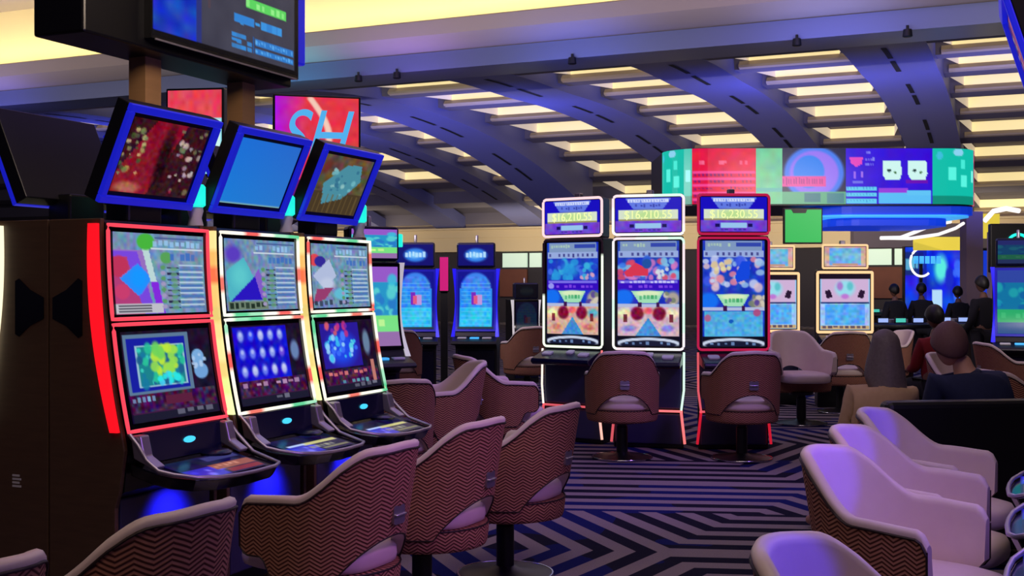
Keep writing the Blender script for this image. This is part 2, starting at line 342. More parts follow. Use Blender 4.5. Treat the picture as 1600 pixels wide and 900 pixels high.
def art_tower(k):
    a = cv(80, 132, (30, 60, 190)); NZ(a, 40 + k, 20, 5)
    R(a, .06, .01, .94, .1, (126, 150, 190)); GL(a, .1, .025, .46, .06, (170, 200, 180), 8, k); R(a, .54, .02, .92, .06, (50, 70, 170)); R(a, .04, .1, .96, .16, (150, 170, 220)); GL(a, .06, .11, .94, .15, (60, 60, 130), 10, 6, .45)
    pal = [[(40, 150, 220), (30, 60, 200), (70, 110, 230), (60, 180, 220)], [(220, 70, 100), (60, 120, 230), (40, 90, 210), (210, 120, 190), (120, 190, 230)], [(226, 130, 150), (200, 210, 240), (60, 90, 230), (220, 190, 200), (150, 190, 230)]][k]
    BL(a, 50 + k, 46, (.06, .18, .94, .36 if k < 2 else .46), pal, .04, .09, .85)
    if k == 0: E(a, .45, .27, .2, .1, (40, 150, 220), .9, .6); BL(a, 3, 7, (.65, .3, .9, .36), [(210, 160, 190)], .02, .04)
    if k == 1: PG(a, [(.12, .3), (.3, .21), (.5, .27), (.5, .33), (.16, .34)], (214, 54, 80)); E(a, .48, .22, .08, .05, (30, 80, 160)); BL(a, 4, 8, (.62, .27, .8, .35), [(210, 220, 225)], .03, .05)
    if k == 2: PG(a, [(.62, .2), (.76, .2), (.74, .36), (.55, .4), (.52, .34)], (20, 70, 220)); BL(a, 4, 12, (.15, .2, .45, .3), [(226, 214, 160), (214, 190, 150)], .04, .07)
    if k < 2:
        R(a, 0, .37, 1, .47, (52, 12, 190)); R(a, .05, .375, .95, .405, (120, 110, 230)); GL(a, .08, .378, .92, .405, (210, 210, 250), 13, 8) if k else E(a, .1, .43, .06, .03, (150, 150, 240)); GL(a, .2, .42, .9, .45, (130, 70, 230), 9, 9)
    y = .47 if k < 2 else .5
    E(a, .12, y + .07, .17, .09, (20, 110, 240), 1, .3); PG(a, [(.24, y + .01), (.74, y + .01), (.64, y + .12), (.36, y + .12)], (160, 222, 180)); E(a, .5, y + .03, .25, .035, (216, 236, 190), 1, .4); GL(a, .36, y + .04, .66, y + .09, (70, 170, 110), 5, 2); E(a, .88, y + .08, .13, .08, (170, 160, 150), 1, .4); BL(a, 6 + k, 10, (.76, y + .02, .98, y + .14), [(210, 200, 180), (90, 70, 150), (120, 130, 110)], .03, .06)
    y2 = y + .13; R(a, .0, y2, 1, y2 + .03, (176, 186, 220)); R(a, .34, y2 - .02, .4, y2 + .04, (60, 20, 80)); R(a, .62, y2 - .02, .68, y2 + .04, (60, 20, 80))
    if k == 2:
        R(a, .05, y2 + .04, .95, .9, (80, 170, 224)); NZ(a, 77, 22, 3, False, (.05, y2 + .04, .95, .9)); E(a, .86, y2 + .05, .07, .04, (180, 70, 120), .9, .3); E(a, .1, y2 + .1, .06, .04, (180, 90, 130), .9, .3); E(a, .46, y2 + .13, .04, .02, (20, 90, 190))
    else:
        y3 = y2 + .03; R(a, .0, y3, 1, .9, (206, 176, 190) if k else (214, 170, 150)); E(a, .12, y3 + .06, .15, .06, (240, 236, 176), 1, .6); E(a, .88, y3 + .06, .13, .06, (236, 232, 190) if k else (90, 180, 200), 1, .6)
        for sx in (-1, 1): E(a, .5 + sx * .17, y3 + .06, .12, .075, (126, 16, 56), 1, .3); R(a, .5 + sx * .36 - .03, y3 + .07, .5 + sx * .36 + .03, y3 + .14, (120, 40, 60)); E(a, .5 + sx * .3, y3 + .2, .13, .04, (200, 110, 90) if k == 0 else (120, 120, 220), .8, .5)
        E(a, .5, y3 + .035, .1, .04, (240, 100, 110), 1, .5); PG(a, [(.3, .9), (.5, y3 + .1), (.7, .9)], (70, 140, 210)); NZ(a, 60 + k, 26, 3, False, (0, y3, 1, .9))
    R(a, 0, .9, 1, 1, (10, 10, 26)); E(a, .5, .97, .52, .055, (200, 210, 232), 1, .1); E(a, .5, .985, .46, .045, (22, 26, 52), 1, .1); GL(a, .14, .955, .9, .985, (110, 140, 190), 7, 5, .4); R(a, 0, 0, .02, 1, (16, 14, 40)); R(a, .98, 0, 1, 1, (16, 14, 40))
    return a
def art_pale(k):
    a = cv(56, 64, (150, 196, 236)); R(a, 0, 0, 1, .1, (26, 14, 30)); R(a, .03, .1, .97, .5, (206, 176, 214)); E(a, .5, .26, .24, .18, (150, 220, 236), 1, .4); E(a, .4, .22, .08, .1, (170, 110, 200), .9, .5); E(a, .6, .22, .08, .1, (90, 190, 200), .9, .5); E(a, .5, .4, .1, .06, (190, 110, 210), .9, .5)
    PG(a, [(.1, .3), (.2, .28), (.26, .42), (.14, .44)], (40, 20, 50)); PG(a, [(.9, .3), (.8, .28), (.74, .42), (.86, .44)], (40, 20, 50)); R(a, .02, .5, .98, .53, (30, 60, 120)); R(a, .1, .54, .9, .9, (88, 166, 240)); NZ(a, 70 + k, 30, 3, False, (.03, .53, .97, .92)); R(a, .02, .92, .98, .98, (200, 170, 120)); GL(a, .05, .92, .95, .97, (90, 70, 90), 8, 3); return a
def art_paletop(k):
    a = cv(40, 24, (206, 170, 160)); R(a, .12, .08, .88, .92, (110, 180, 226)); NZ(a, 80 + k, 30, 3); R(a, .2, .84, .8, .9, (190, 150, 130)); return a
def art_bluetower():
    a = cv(48, 64, (14, 14, 140)); E(a, .5, .3, .44, .3, (60, 130, 236), 1, .15); R(a, .06, .3, .94, .98, (46, 140, 240)); R(a, .06, .62, .94, .98, (44, 190, 240)); NZ(a, 90, 26, 3, False, (.1, .1, .9, .98)); 
    for q in range(11): R(a, .1, .2 + q * .07, .9, .212 + q * .07, (110, 200, 250), .5)
    R(a, .38, .36, .5, .58, (120, 40, 190)); R(a, .5, .4, .66, .58, (190, 150, 220)); R(a, .44, .42, .54, .56, (220, 90, 130)); R(a, 0, .95, 1, 1, (20, 50, 60)); return a
def art_bluetop():
    a = cv(40, 20, (12, 8, 110)); E(a, .5, .5, .36, .36, (50, 130, 230), 1, .3); E(a, .48, .5, .22, .2, (130, 200, 250), 1, .6); GL(a, .22, .36, .8, .62, (190, 230, 255), 6, 3); return a
def art_cyanside():
    a = cv(40, 60, (40, 150, 200)); R(a, 0, 0, 1, .2, (150, 90, 200)); BL(a, 3, 22, (0, .15, 1, .6), [(60, 190, 220), (40, 120, 200), (90, 210, 210)], .06, .14); R(a, 0, .62, 1, .82, (120, 226, 130)); GL(a, .1, .66, .9, .76, (210, 250, 150), 5, 4); R(a, 0, .82, 1, 1, (150, 110, 170)); return a

def screen(name, a, fn, parent, m=None, flip=False):
    h, w = a.shape[:2]; mb = MB()
    mb.grid(fn, w, h, 0, [tuple(c) for c in np.clip(a, 0, 255).reshape(-1, 3)])
    return mb.build(name, m or M['screen'], parent, None, 0, True)
def flat(x0, x1, z1, z0, y):
    return lambda u, v: (x0 + (x1 - x0) * u, y, z1 + (z0 - z1) * v)
# ------------------------------------------------------------------ dual-screen slot machine (front faces local -y, origin on the floor under the front of the screens)
def yc(z):
    p = ((1.685, 0.025), (1.298, 0.0), (0.886, -0.0776)); r = 0.0
    for i, (zi, yi) in enumerate(p):
        t = yi
        for j, (zj, _) in enumerate(p):
            if j != i: t *= (z - zj) / (zi - zj)
        r += t
    return r
ZS = [0.886 + (1.685 - 0.886) * i / 14 for i in range(15)]
SEG = [(250, 244, 226), (246, 236, 214), (250, 244, 226), (226, 90, 84), (250, 240, 226), (150, 214, 176), (90, 196, 140), (240, 246, 226), (250, 240, 220), (224, 110, 96)]
def segcols(n, style, seed=0):
    if style == 'red': return [(236, 66, 84)] * n
    if style == 'cream': return [(252, 240, 196)] * n
    if style == 'blue': return [(60, 60, 255)] * n
    return [SEG[((i + seed) // 3) % len(SEG)] for i in range(n)]
def edge_mesh(sx, style):
    mb = MB(); n = 34; vs, cs = [], []
    red = [(242, 16, 30)] * 3
    warm = [(252, 214, 140), (240, 176, 96), (232, 110, 70), (240, 190, 110), (214, 190, 110), (248, 208, 136), (252, 222, 150), (226, 200, 120), (220, 236, 140), (236, 250, 170)]
    y0 = 0.022 if style == 'red' else 0.002
    for i in range(n):
        z = 1.685 - (1.685 - 0.89) * i / (n - 1); y = yc(z); t = i / (n - 1)
        c = (242, 16, 30) if style == 'red' else ((252, 244, 206) if style == 'cream' else ((90, 80, 255) if style == 'blue' else warm[min(9, int(t * 10))]))
        w = 0.030 + 0.020 * math.sin(math.pi * (0.15 + 0.8 * t))
        for yy, xx in ((y + y0, 0.306), (y + y0, 0.322), (y + y0 + w, 0.326), (y + y0 + w, 0.306)): vs.append((sx * xx, yy, z)); cs.append(c)
    fs = []
    for i in range(n - 1):
        for j in range(4): fs.append((i * 4 + j, i * 4 + (j + 1) % 4, i * 4 + 4 + (j + 1) % 4, i * 4 + 4 + j))
    fs += [(0, 1, 2, 3), tuple((n - 1) * 4 + j for j in (3, 2, 1, 0))]
    if sx < 0: fs = [f[::-1] for f in fs]
    mb.add(vs, fs, 0, cs); return mb.mesh('edge_light', M['tube'], None, True)
def frame_mesh(z0, z1, style, seed, hw=0.296, r=0.0075):
    pts = []
    for x0, za, x1, zb in ((-hw, z1, hw, z1), (hw, z1, hw, z0), (hw, z0, -hw, z0), (-hw, z0, -hw, z1)):
        n = 16
        for i in range(n): t = i / n; z = za + (zb - za) * t; pts.append((x0 + (x1 - x0) * t, yc(z) - 0.012, z))
    mb = MB(); mb.tube(pts, r, 8, True, 0, segcols(len(pts), style, seed)); return mb.mesh('frame_light', M['tube'], 60, True)
def m_cabinet():
    prof = [(0.292, 0.16), (0.292, 1.70), (0.05, 1.70)] + [(yc(z) + 0.012, z) for z in ZS[::-1]] + [(-0.07, 0.80), (-0.055, 0.66), (0.0, 0.62), (0.0, 0.16)]
    return MB().prism(prof, -0.283, 0.283, 'x').mesh('cabinet', M['black'])
def m_side(sx):
    prof = [(0.299, 0.16), (0.299, 1.705), (0.04, 1.705)] + [(yc(z) + 0.016, z) for z in ZS[::-1]] + [(-0.075, 0.82), (-0.05, 0.66), (-0.03, 0.60), (-0.03, 0.16)]
    a, b = sorted((sx * 0.285, sx * 0.306)); return MB().prism(prof, a, b, 'x').mesh('side_panel', M['wood'], None)
def m_recess(sx):
    a, b = sorted((sx * 0.305, sx * 0.309)); p = [(0.13, 1.465), (0.15, 1.475), (0.21, 1.43), (0.28, 1.40), (0.28, 1.318), (0.21, 1.29), (0.15, 1.245), (0.13, 1.255)]
    return MB().prism(p, a, b, 'x').mesh('speaker_recess', M['gloss'])
def m_deck():
    mb = MB(); pl = [(-0.285, -0.085), (-0.285, -0.2), (-0.262, -0.265), (-0.2, -0.325), (-0.1, -0.36), (0.0, -0.372), (0.1, -0.376), (0.24, -0.372), (0.292, -0.352), (0.296, -0.085)]
    n = len(pl); top = [(x, y, 0.765 + (0.765 - 0.70) / (0.372 - 0.1) * (y + 0.1)) for x, y in pl]; bot = [(x * .97, y * .94, z - 0.045) for x, y, z in top]
    mb.add(top + bot, [tuple(range(n)), tuple(range(n, 2 * n))[::-1]] + [(i, n + i, n + (i + 1) % n, (i + 1) % n) for i in range(n)])
    return mb.mesh('button_deck', M['gloss'])
def m_deckrim():
    pl = [(-0.292, -0.085, 0.885), (-0.294, -0.13, 0.845), (-0.292, -0.17, 0.79), (-0.285, -0.22, 0.752), (-0.262, -0.272, 0.738), (-0.2, -0.33, 0.722), (-0.1, -0.365, 0.712), (0.0, -0.377, 0.708), (0.1, -0.381, 0.706), (0.24, -0.377, 0.708), (0.292, -0.356, 0.712), (0.299, -0.22, 0.75), (0.299, -0.14, 0.82), (0.296, -0.085, 0.885)]
    return MB().tube(densify(pl, 0.03, False), 0.008, 8).mesh('deck_rim', M['silver'], 60)
def m_bracket(sx):
    p = [(-0.082, 0.878), (-0.098, 0.79), (-0.2, 0.752), (-0.21, 0.765), (-0.15, 0.80), (-0.13, 0.878)]
    a, b = sorted((sx * 0.232, sx * 0.283)); return MB().prism(p, a, b, 'x').mesh('deck_bracket', M['silver'])
def deck_art(k):
    a = cv(40, 24, (14, 16, 60)); NZ(a, 100 + k, 20, 3); R(a, .02, .5, .45, .95, (40, 40, 190)); BL(a, 3, 8, (.05, .5, .5, .9), [(110, 110, 250), (60, 60, 230)], .03, .06)
    if k == 0: R(a, .4, .45, .98, .7, (150, 84, 70)); GL(a, .42, .5, .95, .62, (210, 140, 120), 7, 2); R(a, .5, .76, .98, .9, (130, 40, 50)); R(a, .5, .1, .95, .3, (60, 60, 120))
    else: R(a, .35, .4, .95, .56, (200, 196, 130)); GL(a, .36, .62, .9, .75, (150, 150, 130), 6, 2); R(a, .1, .42, .4, .5, (180, 200, 250)); R(a, .5, .8, .98, .88, (120, 120, 90))
    return a
MATS_DOOR = M['door']
def topper_part(t, k, lean, base_z, hgt, yb, hw, black_back=True, art=None, xo=0.0):
    top = base_z + hgt; yt = yb - lean
    def P(u, v, off): # u across, v up, off towards the front along the panel normal
        n = Vector((0, -hgt, -lean)).normalized(); return (xo - hw + 2 * hw * u, yb + (yt - yb) * v + n.y * off, base_z + hgt * v + n.z * off)
    mb = MB()
    def slab(u0, u1, v0, v1, o0, o1, mi):
        vs = [P(u, v, o) for o in (o0, o1) for v in (v0, v1) for u in (u0, u1)]
        mb.add(vs, [(0, 2, 3, 1), (4, 5, 7, 6), (0, 1, 5, 4), (2, 6, 7, 3), (0, 4, 6, 2), (1, 3, 7, 5)], mi)
    fu, fv = 0.055, 0.075
    slab(0, 1, 0, 1, -0.06, 0.0, 1)
    for u0, u1, v0, v1 in ((0, 1, 0, fv), (0, 1, 1 - fv, 1), (0, fu, fv, 1 - fv), (1 - fu, 1, fv, 1 - fv)): slab(u0, u1, v0, v1, 0.0, 0.022, 0)
    fr = mb.build('topper_frame', [M['blueframe'], M['black']], t, None, 0.004)
    mg = 0.05
    screen('topper_screen', art if art is not None else art_topper(k), lambda u, v: P(fu + .035 + (1 - 2 * fu - .07) * u, (1 - fv - .045) - (1 - 2 * fv - .09) * v, 0.006), fr)
    MB().box(xo - 0.1, xo + 0.1, yb - 0.01, max(yb + 0.11, 0.15), 1.70, base_z + 0.05).build('topper_mount', M['black'], t, None, 0.01)
def slot_machine(k, style, label, loc, rz, group, topper=None, candle=True):
    t = thing('slot_machine', label, 'slot machine', loc, rz, group)
    cached('cab', 'cabinet', m_cabinet, t)
    cached('plinth', 'plinth', lambda: MB().box(-0.27, 0.27, 0.03, 0.22, 0.0, 0.165).mesh('plinth', M['black']), t)
    for sx in (-1, 1):
        s = cached(f'side{sx}', 'side_panel', lambda: m_side(sx), t, 0.004)
        cached(f'rec{sx}', 'speaker_recess', lambda: m_recess(sx), s)
        cached(f'edge{sx}{style}', 'edge_light', lambda: edge_mesh(sx, style), t)
        cached(f'brk{sx}', 'deck_bracket', lambda: m_bracket(sx), t, 0.006)
    cached(f'fu{style}{k}', 'upper_frame_light', lambda: frame_mesh(1.318, 1.68, style, k * 4), t)
    cached(f'fl{style}{k}', 'lower_frame_light', lambda: frame_mesh(0.892, 1.297, style, k * 4 + 9), t)
    cached('bez', 'bezel', lambda: MB().grid(lambda u, v: (-0.292 + 0.584 * u, yc(1.683 - 0.795 * v) - 0.006, 1.683 - 0.795 * v), 2, 24).mesh('bezel', M['gloss'], 60), t)
    key = f'su{k}'
    def S(x0, x1, z1, z0): return lambda u, v: (x0 + (x1 - x0) * u, yc(z1 + (z0 - z1) * v) - 0.010, z1 + (z0 - z1) * v)
    screen('upper_screen', art_paytable(k % 3), S(-0.27, 0.268, 1.655, 1.335), t)
    screen('lower_screen', art_reels(k % 3), S(-0.262, 0.262, 1.268, 0.918), t)
    bp = cached('belly', 'belly_panel', lambda: MB().prism([(-0.072, 0.882), (-0.092, 0.775), (-0.11, 0.765), (-0.10, 0.882)], -0.235, 0.235, 'x').mesh('belly_panel', M['navy']), t)
    cached('lcd', 'readout', lambda: MB().prism([(x * 0.034 + 0.03, z * 0.013 + 0.828) for x, z in [(math.cos(a), math.sin(a)) for a in np.linspace(0, 2 * math.pi, 17)[:-1]]], -0.111, -0.105, 'y').mesh('readout', M['cyanlcd']), bp)
    dk = cached('deck', 'button_deck', m_deck, t, 0.004)
    def DK(u, v):
        y = -0.15 - 0.19 * v; x = (-0.2 + 0.02 * v) + (0.44 - 0.03 * v) * u; return (x, y, 0.765 + 0.065 / 0.272 * (y + 0.1) + 0.003)
    screen('button_panel', deck_art(k % 3), DK, dk)
    cached('spin', 'spin_button', lambda: MB().lathe([(0.0, 0.755), (0.06, 0.755), (0.065, 0.765), (0.05, 0.775), (0.03, 0.778), (0.0, 0.779)][1:], 0.14, -0.155, 20).mesh('spin_button', M['navy'], 50), dk)
    cached('rim', 'deck_rim', m_deckrim, t)
    cached('door', 'lower_door', lambda: MB().box(-0.27, 0.27, -0.022, 0.004, 0.18, 0.63).mesh('lower_door', M['door']), t, 0.008)
    tp = topper or (0.17, 1.775, 0.37, 0.10, 0.275)
    topper_part(t, k % 3, *tp)
    if not candle: return t
    c = cached('cand', 'candle_base', lambda: MB().lathe([(0.03, 1.70), (0.034, 1.71), (0.026, 1.74), (0.034, 1.77), (0.03, 1.79)], 0.335 - 0.01, 0.1, 16).mesh('candle_base', M['white'], 40), t)
    cached('candl', 'candle_light', lambda: MB().lathe([(0.03, 1.785), (0.043, 1.795), (0.043, 1.875), (0.034, 1.885)], 0.335 - 0.01, 0.1, 16).mesh('candle_light', M['cyan'], 40), c)
    return t

O1 = Vector((-1.547, 4.35, 0))
def Lp(s, n=0.0): return (O1.x + U[0] * s + A[0] * n, O1.y + U[1] * s + A[1] * n, 0)
names = ('red edge lights and a dark red picture on its topper', 'cream edge lights and a plain blue topper screen', 'cream edge lights and a teal shape on its brown topper')
for k in range(3):
    slot_machine(k, 'red' if k == 0 else 'cream2', 'slot machine with ' + names[k], Lp(0.34 + 0.68 * k), ROT, 'slot machines of the left bank')
back_lab = ('dark slot machine with a cream side light at the far left edge', 'dark slot machine turned away, its black topper back beside the red lit machine', 'dark slot machine turned away, backing onto the third machine of the left bank')
for k in range(3):
    bkm = slot_machine(k, 'cream' if k == 0 else 'cream2', back_lab[k], Lp(0.34 + 0.68 * k, -0.606), ROT + math.pi, 'slot machines facing away behind the left bank', None, False)

    if k == 0:
        lb = MB()
        for q in range(4): lb.box(0.306, 0.3085, 0.115, 0.16 - 0.008 * (q % 2), 0.648 + q * 0.014, 0.656 + q * 0.014)
        lb.build('rating_label', M['white'], [c for c in bkm.children if c.name.startswith('side_panel')][1])

# right bank, its button decks at the right edge of the picture
RO = Vector((1.44, 3.4, 0)) + Vector((A[0], A[1], 0)) * 0.40
for q, s in enumerate((-0.42, 0.28, 0.98)):
    p = (RO.x + U[0] * s, RO.y + U[1] * s, 0)
    tall = (0.16, 2.0, 0.52, -0.235, 0.275) if q == 2 else None
    slot_machine((q + 1) % 3, 'blue', ('slot machine nearest the camera on the right, facing the row of tub chairs', 'slot machine on the right edge whose grey button deck is beside the front cream chair', 'slot machine on the right with a raised blue framed topper at the top corner')[q], p, ROT + math.pi, 'slot machines of the right bank', tall)

# ------------------------------------------------------------------ tower slot machines
def ring_tube(pts, r, style, y, seed=0):
    p3 = densify([(x, y, z) for x, z in pts], 0.03); n = len(p3)
    if style == 'mix': cols = [[(246, 240, 240), (244, 226, 236), (206, 240, 220), (248, 246, 236), (240, 214, 220)][((i + seed) // 9) % 5] for i in range(n)]
    elif style == 'red': cols = [(168, 24, 66)] * n
    elif callable(style): cols = [style(p) for p in p3]
    elif style == 'pale': cols = [(250, 200, 146)] * n
    else: cols = [style] * n
    return MB().tube(p3, r, 8, True, 0, cols).mesh('light', M['tube'], 60, True)
def tower_machine(label, loc, rz, group, style, topart, mainart, strips, price=True, W=0.652, z_top=(1.886, 2.255), z_main=(0.866, 1.875), skirt=True, topw=None, seed=0, depth=0.5):
    t = thing('slot_machine', label, 'slot machine', loc, rz, group)
    zw = 0.335; hw = W / 2; tw = (topw or W) / 2
    def body(x, z0, z1, y0=0.0, y1=depth, taper=0.7):
        return MB().prism([(-x, y0), (x, y0), (x * taper, y1), (-x * taper, y1)], z0, z1, 'z')
    body(hw - 0.012, 0.0, z_top[0] - 0.005).build('cabinet', M['black'], t, None, 0.012)
    tb = body(tw - 0.012, z_top[0], z_top[1], -0.01, depth * 0.6).build('top_box', M['black'], t, None, 0.012)
    obj('top_frame_light', ring_tube(rrect(-tw + .012, tw - .012, z_top[0] + .012, z_top[1] - .012, 0.035 if skirt else 0.012), 0.012, style, -0.014, seed), tb)
    sc_t = screen('top_screen', topart, flat(-tw + .032, tw - .032, z_top[1] - .032, z_top[0] + .032, -0.016), tb)
    obj('main_frame_light', ring_tube(rrect(-hw + .012, hw - .012, z_main[0] + .012, z_main[1] - .012, 0.035 if skirt else 0.012), 0.011 if skirt else 0.016, style, -0.006, seed + 4), t)
    screen('main_screen', mainart, flat(-hw + .042, hw - .042, z_main[1] - .035, z_main[0] + .04, -0.008), t)
    # button deck
    zd = z_main[0] - 0.06
    dk = MB().prism([(-0.004, zd + 0.045), (-0.004, zd - 0.06), (-0.22, zd - 0.085), (-0.25, zd - 0.06), (-0.24, zd - 0.03)], -hw + .02, hw - .02, 'x').build('button_deck', M['navy'], t, None, 0.008)
    for bx, bw, by in ((-0.2, 0.05, -0.12), (0.02, 0.035, -0.08), (0.19, 0.05, -0.13)):
        def top(y): return zd + 0.045 + (y + 0.004) * (0.075 / 0.236)
        mb = MB(); pts = rrect(bx - bw, bx + bw, by - 0.035, by + 0.035, 0.018); n = len(pts)
        mb.add([(x, y, top(y) + 0.001) for x, y in pts] + [(x, y, top(y) + 0.014) for x, y in pts], [tuple(range(n, 2 * n))] + [(i, (i + 1) % n, n + (i + 1) % n, n + i) for i in range(n)])
        mb.build('play_button', M['white'], dk)
    MB().box(-hw + .03, hw - .03, -0.02, 0.01, zw + .02, zd - 0.06).build('belly_door', M['door'], t, None, 0.01)
    if skirt:
        cs = strips
        MB().tube(densify([(-hw + .02, -0.03, zw), (hw - .02, -0.03, zw)], 0.03, False), 0.010, 8, False, 0, None).build('waist_light', mats_strip[cs[1]], t, 60)
        for sx, c in ((-1, cs[0]), (1, cs[2])):
            MB().tube([(sx * (hw - .008), -0.02, z_main[0] - .01), (sx * (hw - .008), -0.03, 0.52), (sx * (hw - .03), -0.04, zw + .01)], 0.010, 8).build('side_light', mats_strip[c[0]], t, 60)
            MB().tube([(sx * (hw - .03), -0.04, zw - .01), (sx * (hw + .0), -0.03, 0.05)], 0.012, 8).build('foot_light', mats_strip[c[1]], t, 60)
        MB().box(-hw + .03, hw - .03, -0.015, 0.01, 0.04, zw - .025).build('lower_door', M['door'], t, None, 0.01)
    if price:
        text('prize_amount', price, 0.105, M['lettery'], sc_t, (0, -0.019, z_top[0] + (z_top[1] - z_top[0]) * 0.5), sx=0.92)
    MB().box(-0.03, 0.03, 0.08, 0.14, z_top[1] - 0.005, z_top[1] + 0.045).build('service_lamp', M['silver'], tb, None, 0.008)
    return t
def mt(name, c, es=1.1): return mat(name, c, 0.4, emit=c, es=es)
mats_strip = dict(pink=mt('pink_led', (244, 120, 120)), salmon=mt('salmon_led', (252, 190, 170)), red=mt('red_led', (206, 26, 50), 0.9), mint=mt('mint_led', (210, 246, 222)), cream=mt('cream_led', (250, 240, 226)), dimpink=mt('dim_pink_led', (222, 90, 100), .9))
GC = 'tall slot machines of the middle bank'
def rim(px, Y): return (X(px, Y), Y, 0)
tower_machine('tall slot machine angled to the left with its prize sign in a pink frame', rim(895, 10.62), math.radians(-34), GC, lambda p: ((250, 206, 210) if p[2] > 1.88 else (24, 10, 20) if p[2] > (1.72 if p[0] > 0 else 1.36) else (232, 246, 224)), art_prize(), art_tower(0), (('cream', 'dimpink'), 'dimpink', ('pink', 'salmon')), '$16,210.55', seed=0)
tower_machine('middle tall slot machine of the middle bank with white frames and a purple banner screen', rim(1013, 10.24), math.radians(-15), GC, 'mix', art_prize(), art_tower(1), (('pink', 'dimpink'), 'pink', ('mint', 'pink')), '$16,210.55', seed=14)
tower_machine('red framed tall slot machine at the right end of the middle bank', rim(1146, 10.15), math.radians(2), GC, 'red', art_prize(), art_tower(2), (('dimpink', 'red'), 'dimpink', ('red', 'red')), '$16,230.55')
# pale framed pair behind on the right
GR = 'pale framed slot machines at the back'
tower_machine('pale framed slot machine half hidden behind the red framed one', rim(1207, 13.9), math.radians(8), GR, 'pale', art_paletop(0), art_pale(0), None, None, 0.68, (1.63, 1.93), (0.88, 1.60), False, 0.56)
tower_machine('pale framed slot machine standing right of the green screen, two chairs before it', rim(1320, 13.6), math.radians(0), GR, 'pale', art_paletop(1), art_pale(1), None, None, 0.67, (1.635, 1.93), (0.88, 1.61), False, 0.55)

# ------------------------------------------------------------------ blue curved machines
def curved_machine(label, loc, rz, group, art, topart, blue=True):
    t = thing('slot_machine', label, 'slot machine', loc, rz, group)
    def yb(z): return -0.02 - 0.16 * max(0, (1.25 - z) / 0.5) ** 2
    zs = [0.78 + (1.66 - 0.78) * i / 14 for i in range(15)]
    prof = [(0.45, 0.0), (0.45, 1.66)] + [(yb(z) + 0.015, z) for z in zs[::-1]] + [(-0.1, 0.7), (0.0, 0.62), (0.0, 0.0)]
    MB().prism(prof, -0.27, 0.27, 'x').build('cabinet', M['black'], t)
    fm = mats_blue if blue else mats_pale
    for sx in (-1, 1):
        mb = MB(); vs = []
        for z in zs:
            w = 0.31 - 0.035 * math.sin(math.pi * (z - 0.78) / 0.88); 
            for x, y in ((0.262, yb(z)), (w, yb(z) - 0.01), (w, yb(z) + 0.07), (0.262, yb(z) + 0.07)): vs.append((sx * x, y, z))
        fs = [(i * 4 + j, i * 4 + (j + 1) % 4, i * 4 + 4 + (j + 1) % 4, i * 4 + 4 + j) for i in range(14) for j in range(4)] + [(0, 1, 2, 3), (59, 58, 57, 56)]
        mb.add(vs, [f[::-1] for f in fs] if sx < 0 else fs); mb.build('edge_light', fm, t, 50)
    MB().grid(lambda u, v: (-0.262 + 0.524 * u, yb(1.65 - 0.80 * v) - 0.004, 1.65 - 0.80 * v), 2, 16).build('bezel', mats_bezel if blue else M['gloss'], t, 60)
    screen('main_screen', art, lambda u, v: (-0.235 + 0.47 * u, yb(1.62 - 0.74 * v) - 0.012, 1.62 - 0.74 * v), t)
    tb = MB().prism([(-0.26, -0.03), (0.26, -0.03), (0.2, 0.25), (-0.2, 0.25)], 1.67, 2.0, 'z').build('top_box', M['navy'], t, None, 0.03)
    screen('top_screen', topart, flat(-0.23, 0.23, 1.97, 1.70, -0.034), tb)
    MB().lathe([(0.02, 2.0), (0.02, 2.09), (0.012, 2.10)], 0, 0.1, 12).build('service_lamp', M['silver'], tb, 40)
    dk = MB().prism([(-0.1, 0.80), (-0.12, 0.74), (-0.34, 0.68), (-0.36, 0.70), (-0.33, 0.73)], -0.29, 0.29, 'x').build('button_deck', M['black'], t, None, 0.01)
    for bx in (-0.16, 0.0, 0.16):
        MB().box(bx - 0.06, bx + 0.06, -0.25, -0.17, 0.752, 0.778).build('play_button', M['cyanlit'] if bx == 0 else M['white'], dk, None, 0.01)
    MB().box(-0.24, 0.24, -0.02, 0.01, 0.1, 0.6).build('lower_door', M['navy'], t, None, 0.01)
    return t
mats_bezel = mt('blue_bezel', (16, 14, 150), 0.7); mats_blue = mt('blue_edge_led', (26, 16, 214), 0.9); mats_pale = mt('pale_edge_led', (200, 196, 200), 0.7)
GB = 'blue curved slot machines behind the middle chairs'
curved_machine('blue curved slot machine behind, left one of the pair', rim(649, 14.9), math.radians(4), GB, art_bluetower(), art_bluetop())
curved_machine('blue curved slot machine behind, right one of the pair', rim(744, 15.0), math.radians(-4), GB, art_bluetower(), art_bluetop())
curved_machine('cyan screened slot machine seen past the edge of the left bank', rim(583, 10.8), math.radians(30), None, art_cyanside(), art_cyanside(), False)
curved_machine('dark slot machine with a dim blue screen right of the blue pair', rim(822, 17.0), math.radians(20), None, art_bluetower() * 0.22, art_bluetop() * 0.1, False).scale = (0.74,) * 3
curved_machine('dark slot machine with teal screens at the far right edge', rim(1592, 13.5), math.radians(-20), None, art_cyanside() * np.array([.3, .75, .8]), art_cyanside() * np.array([.2, .4, .5]), True)
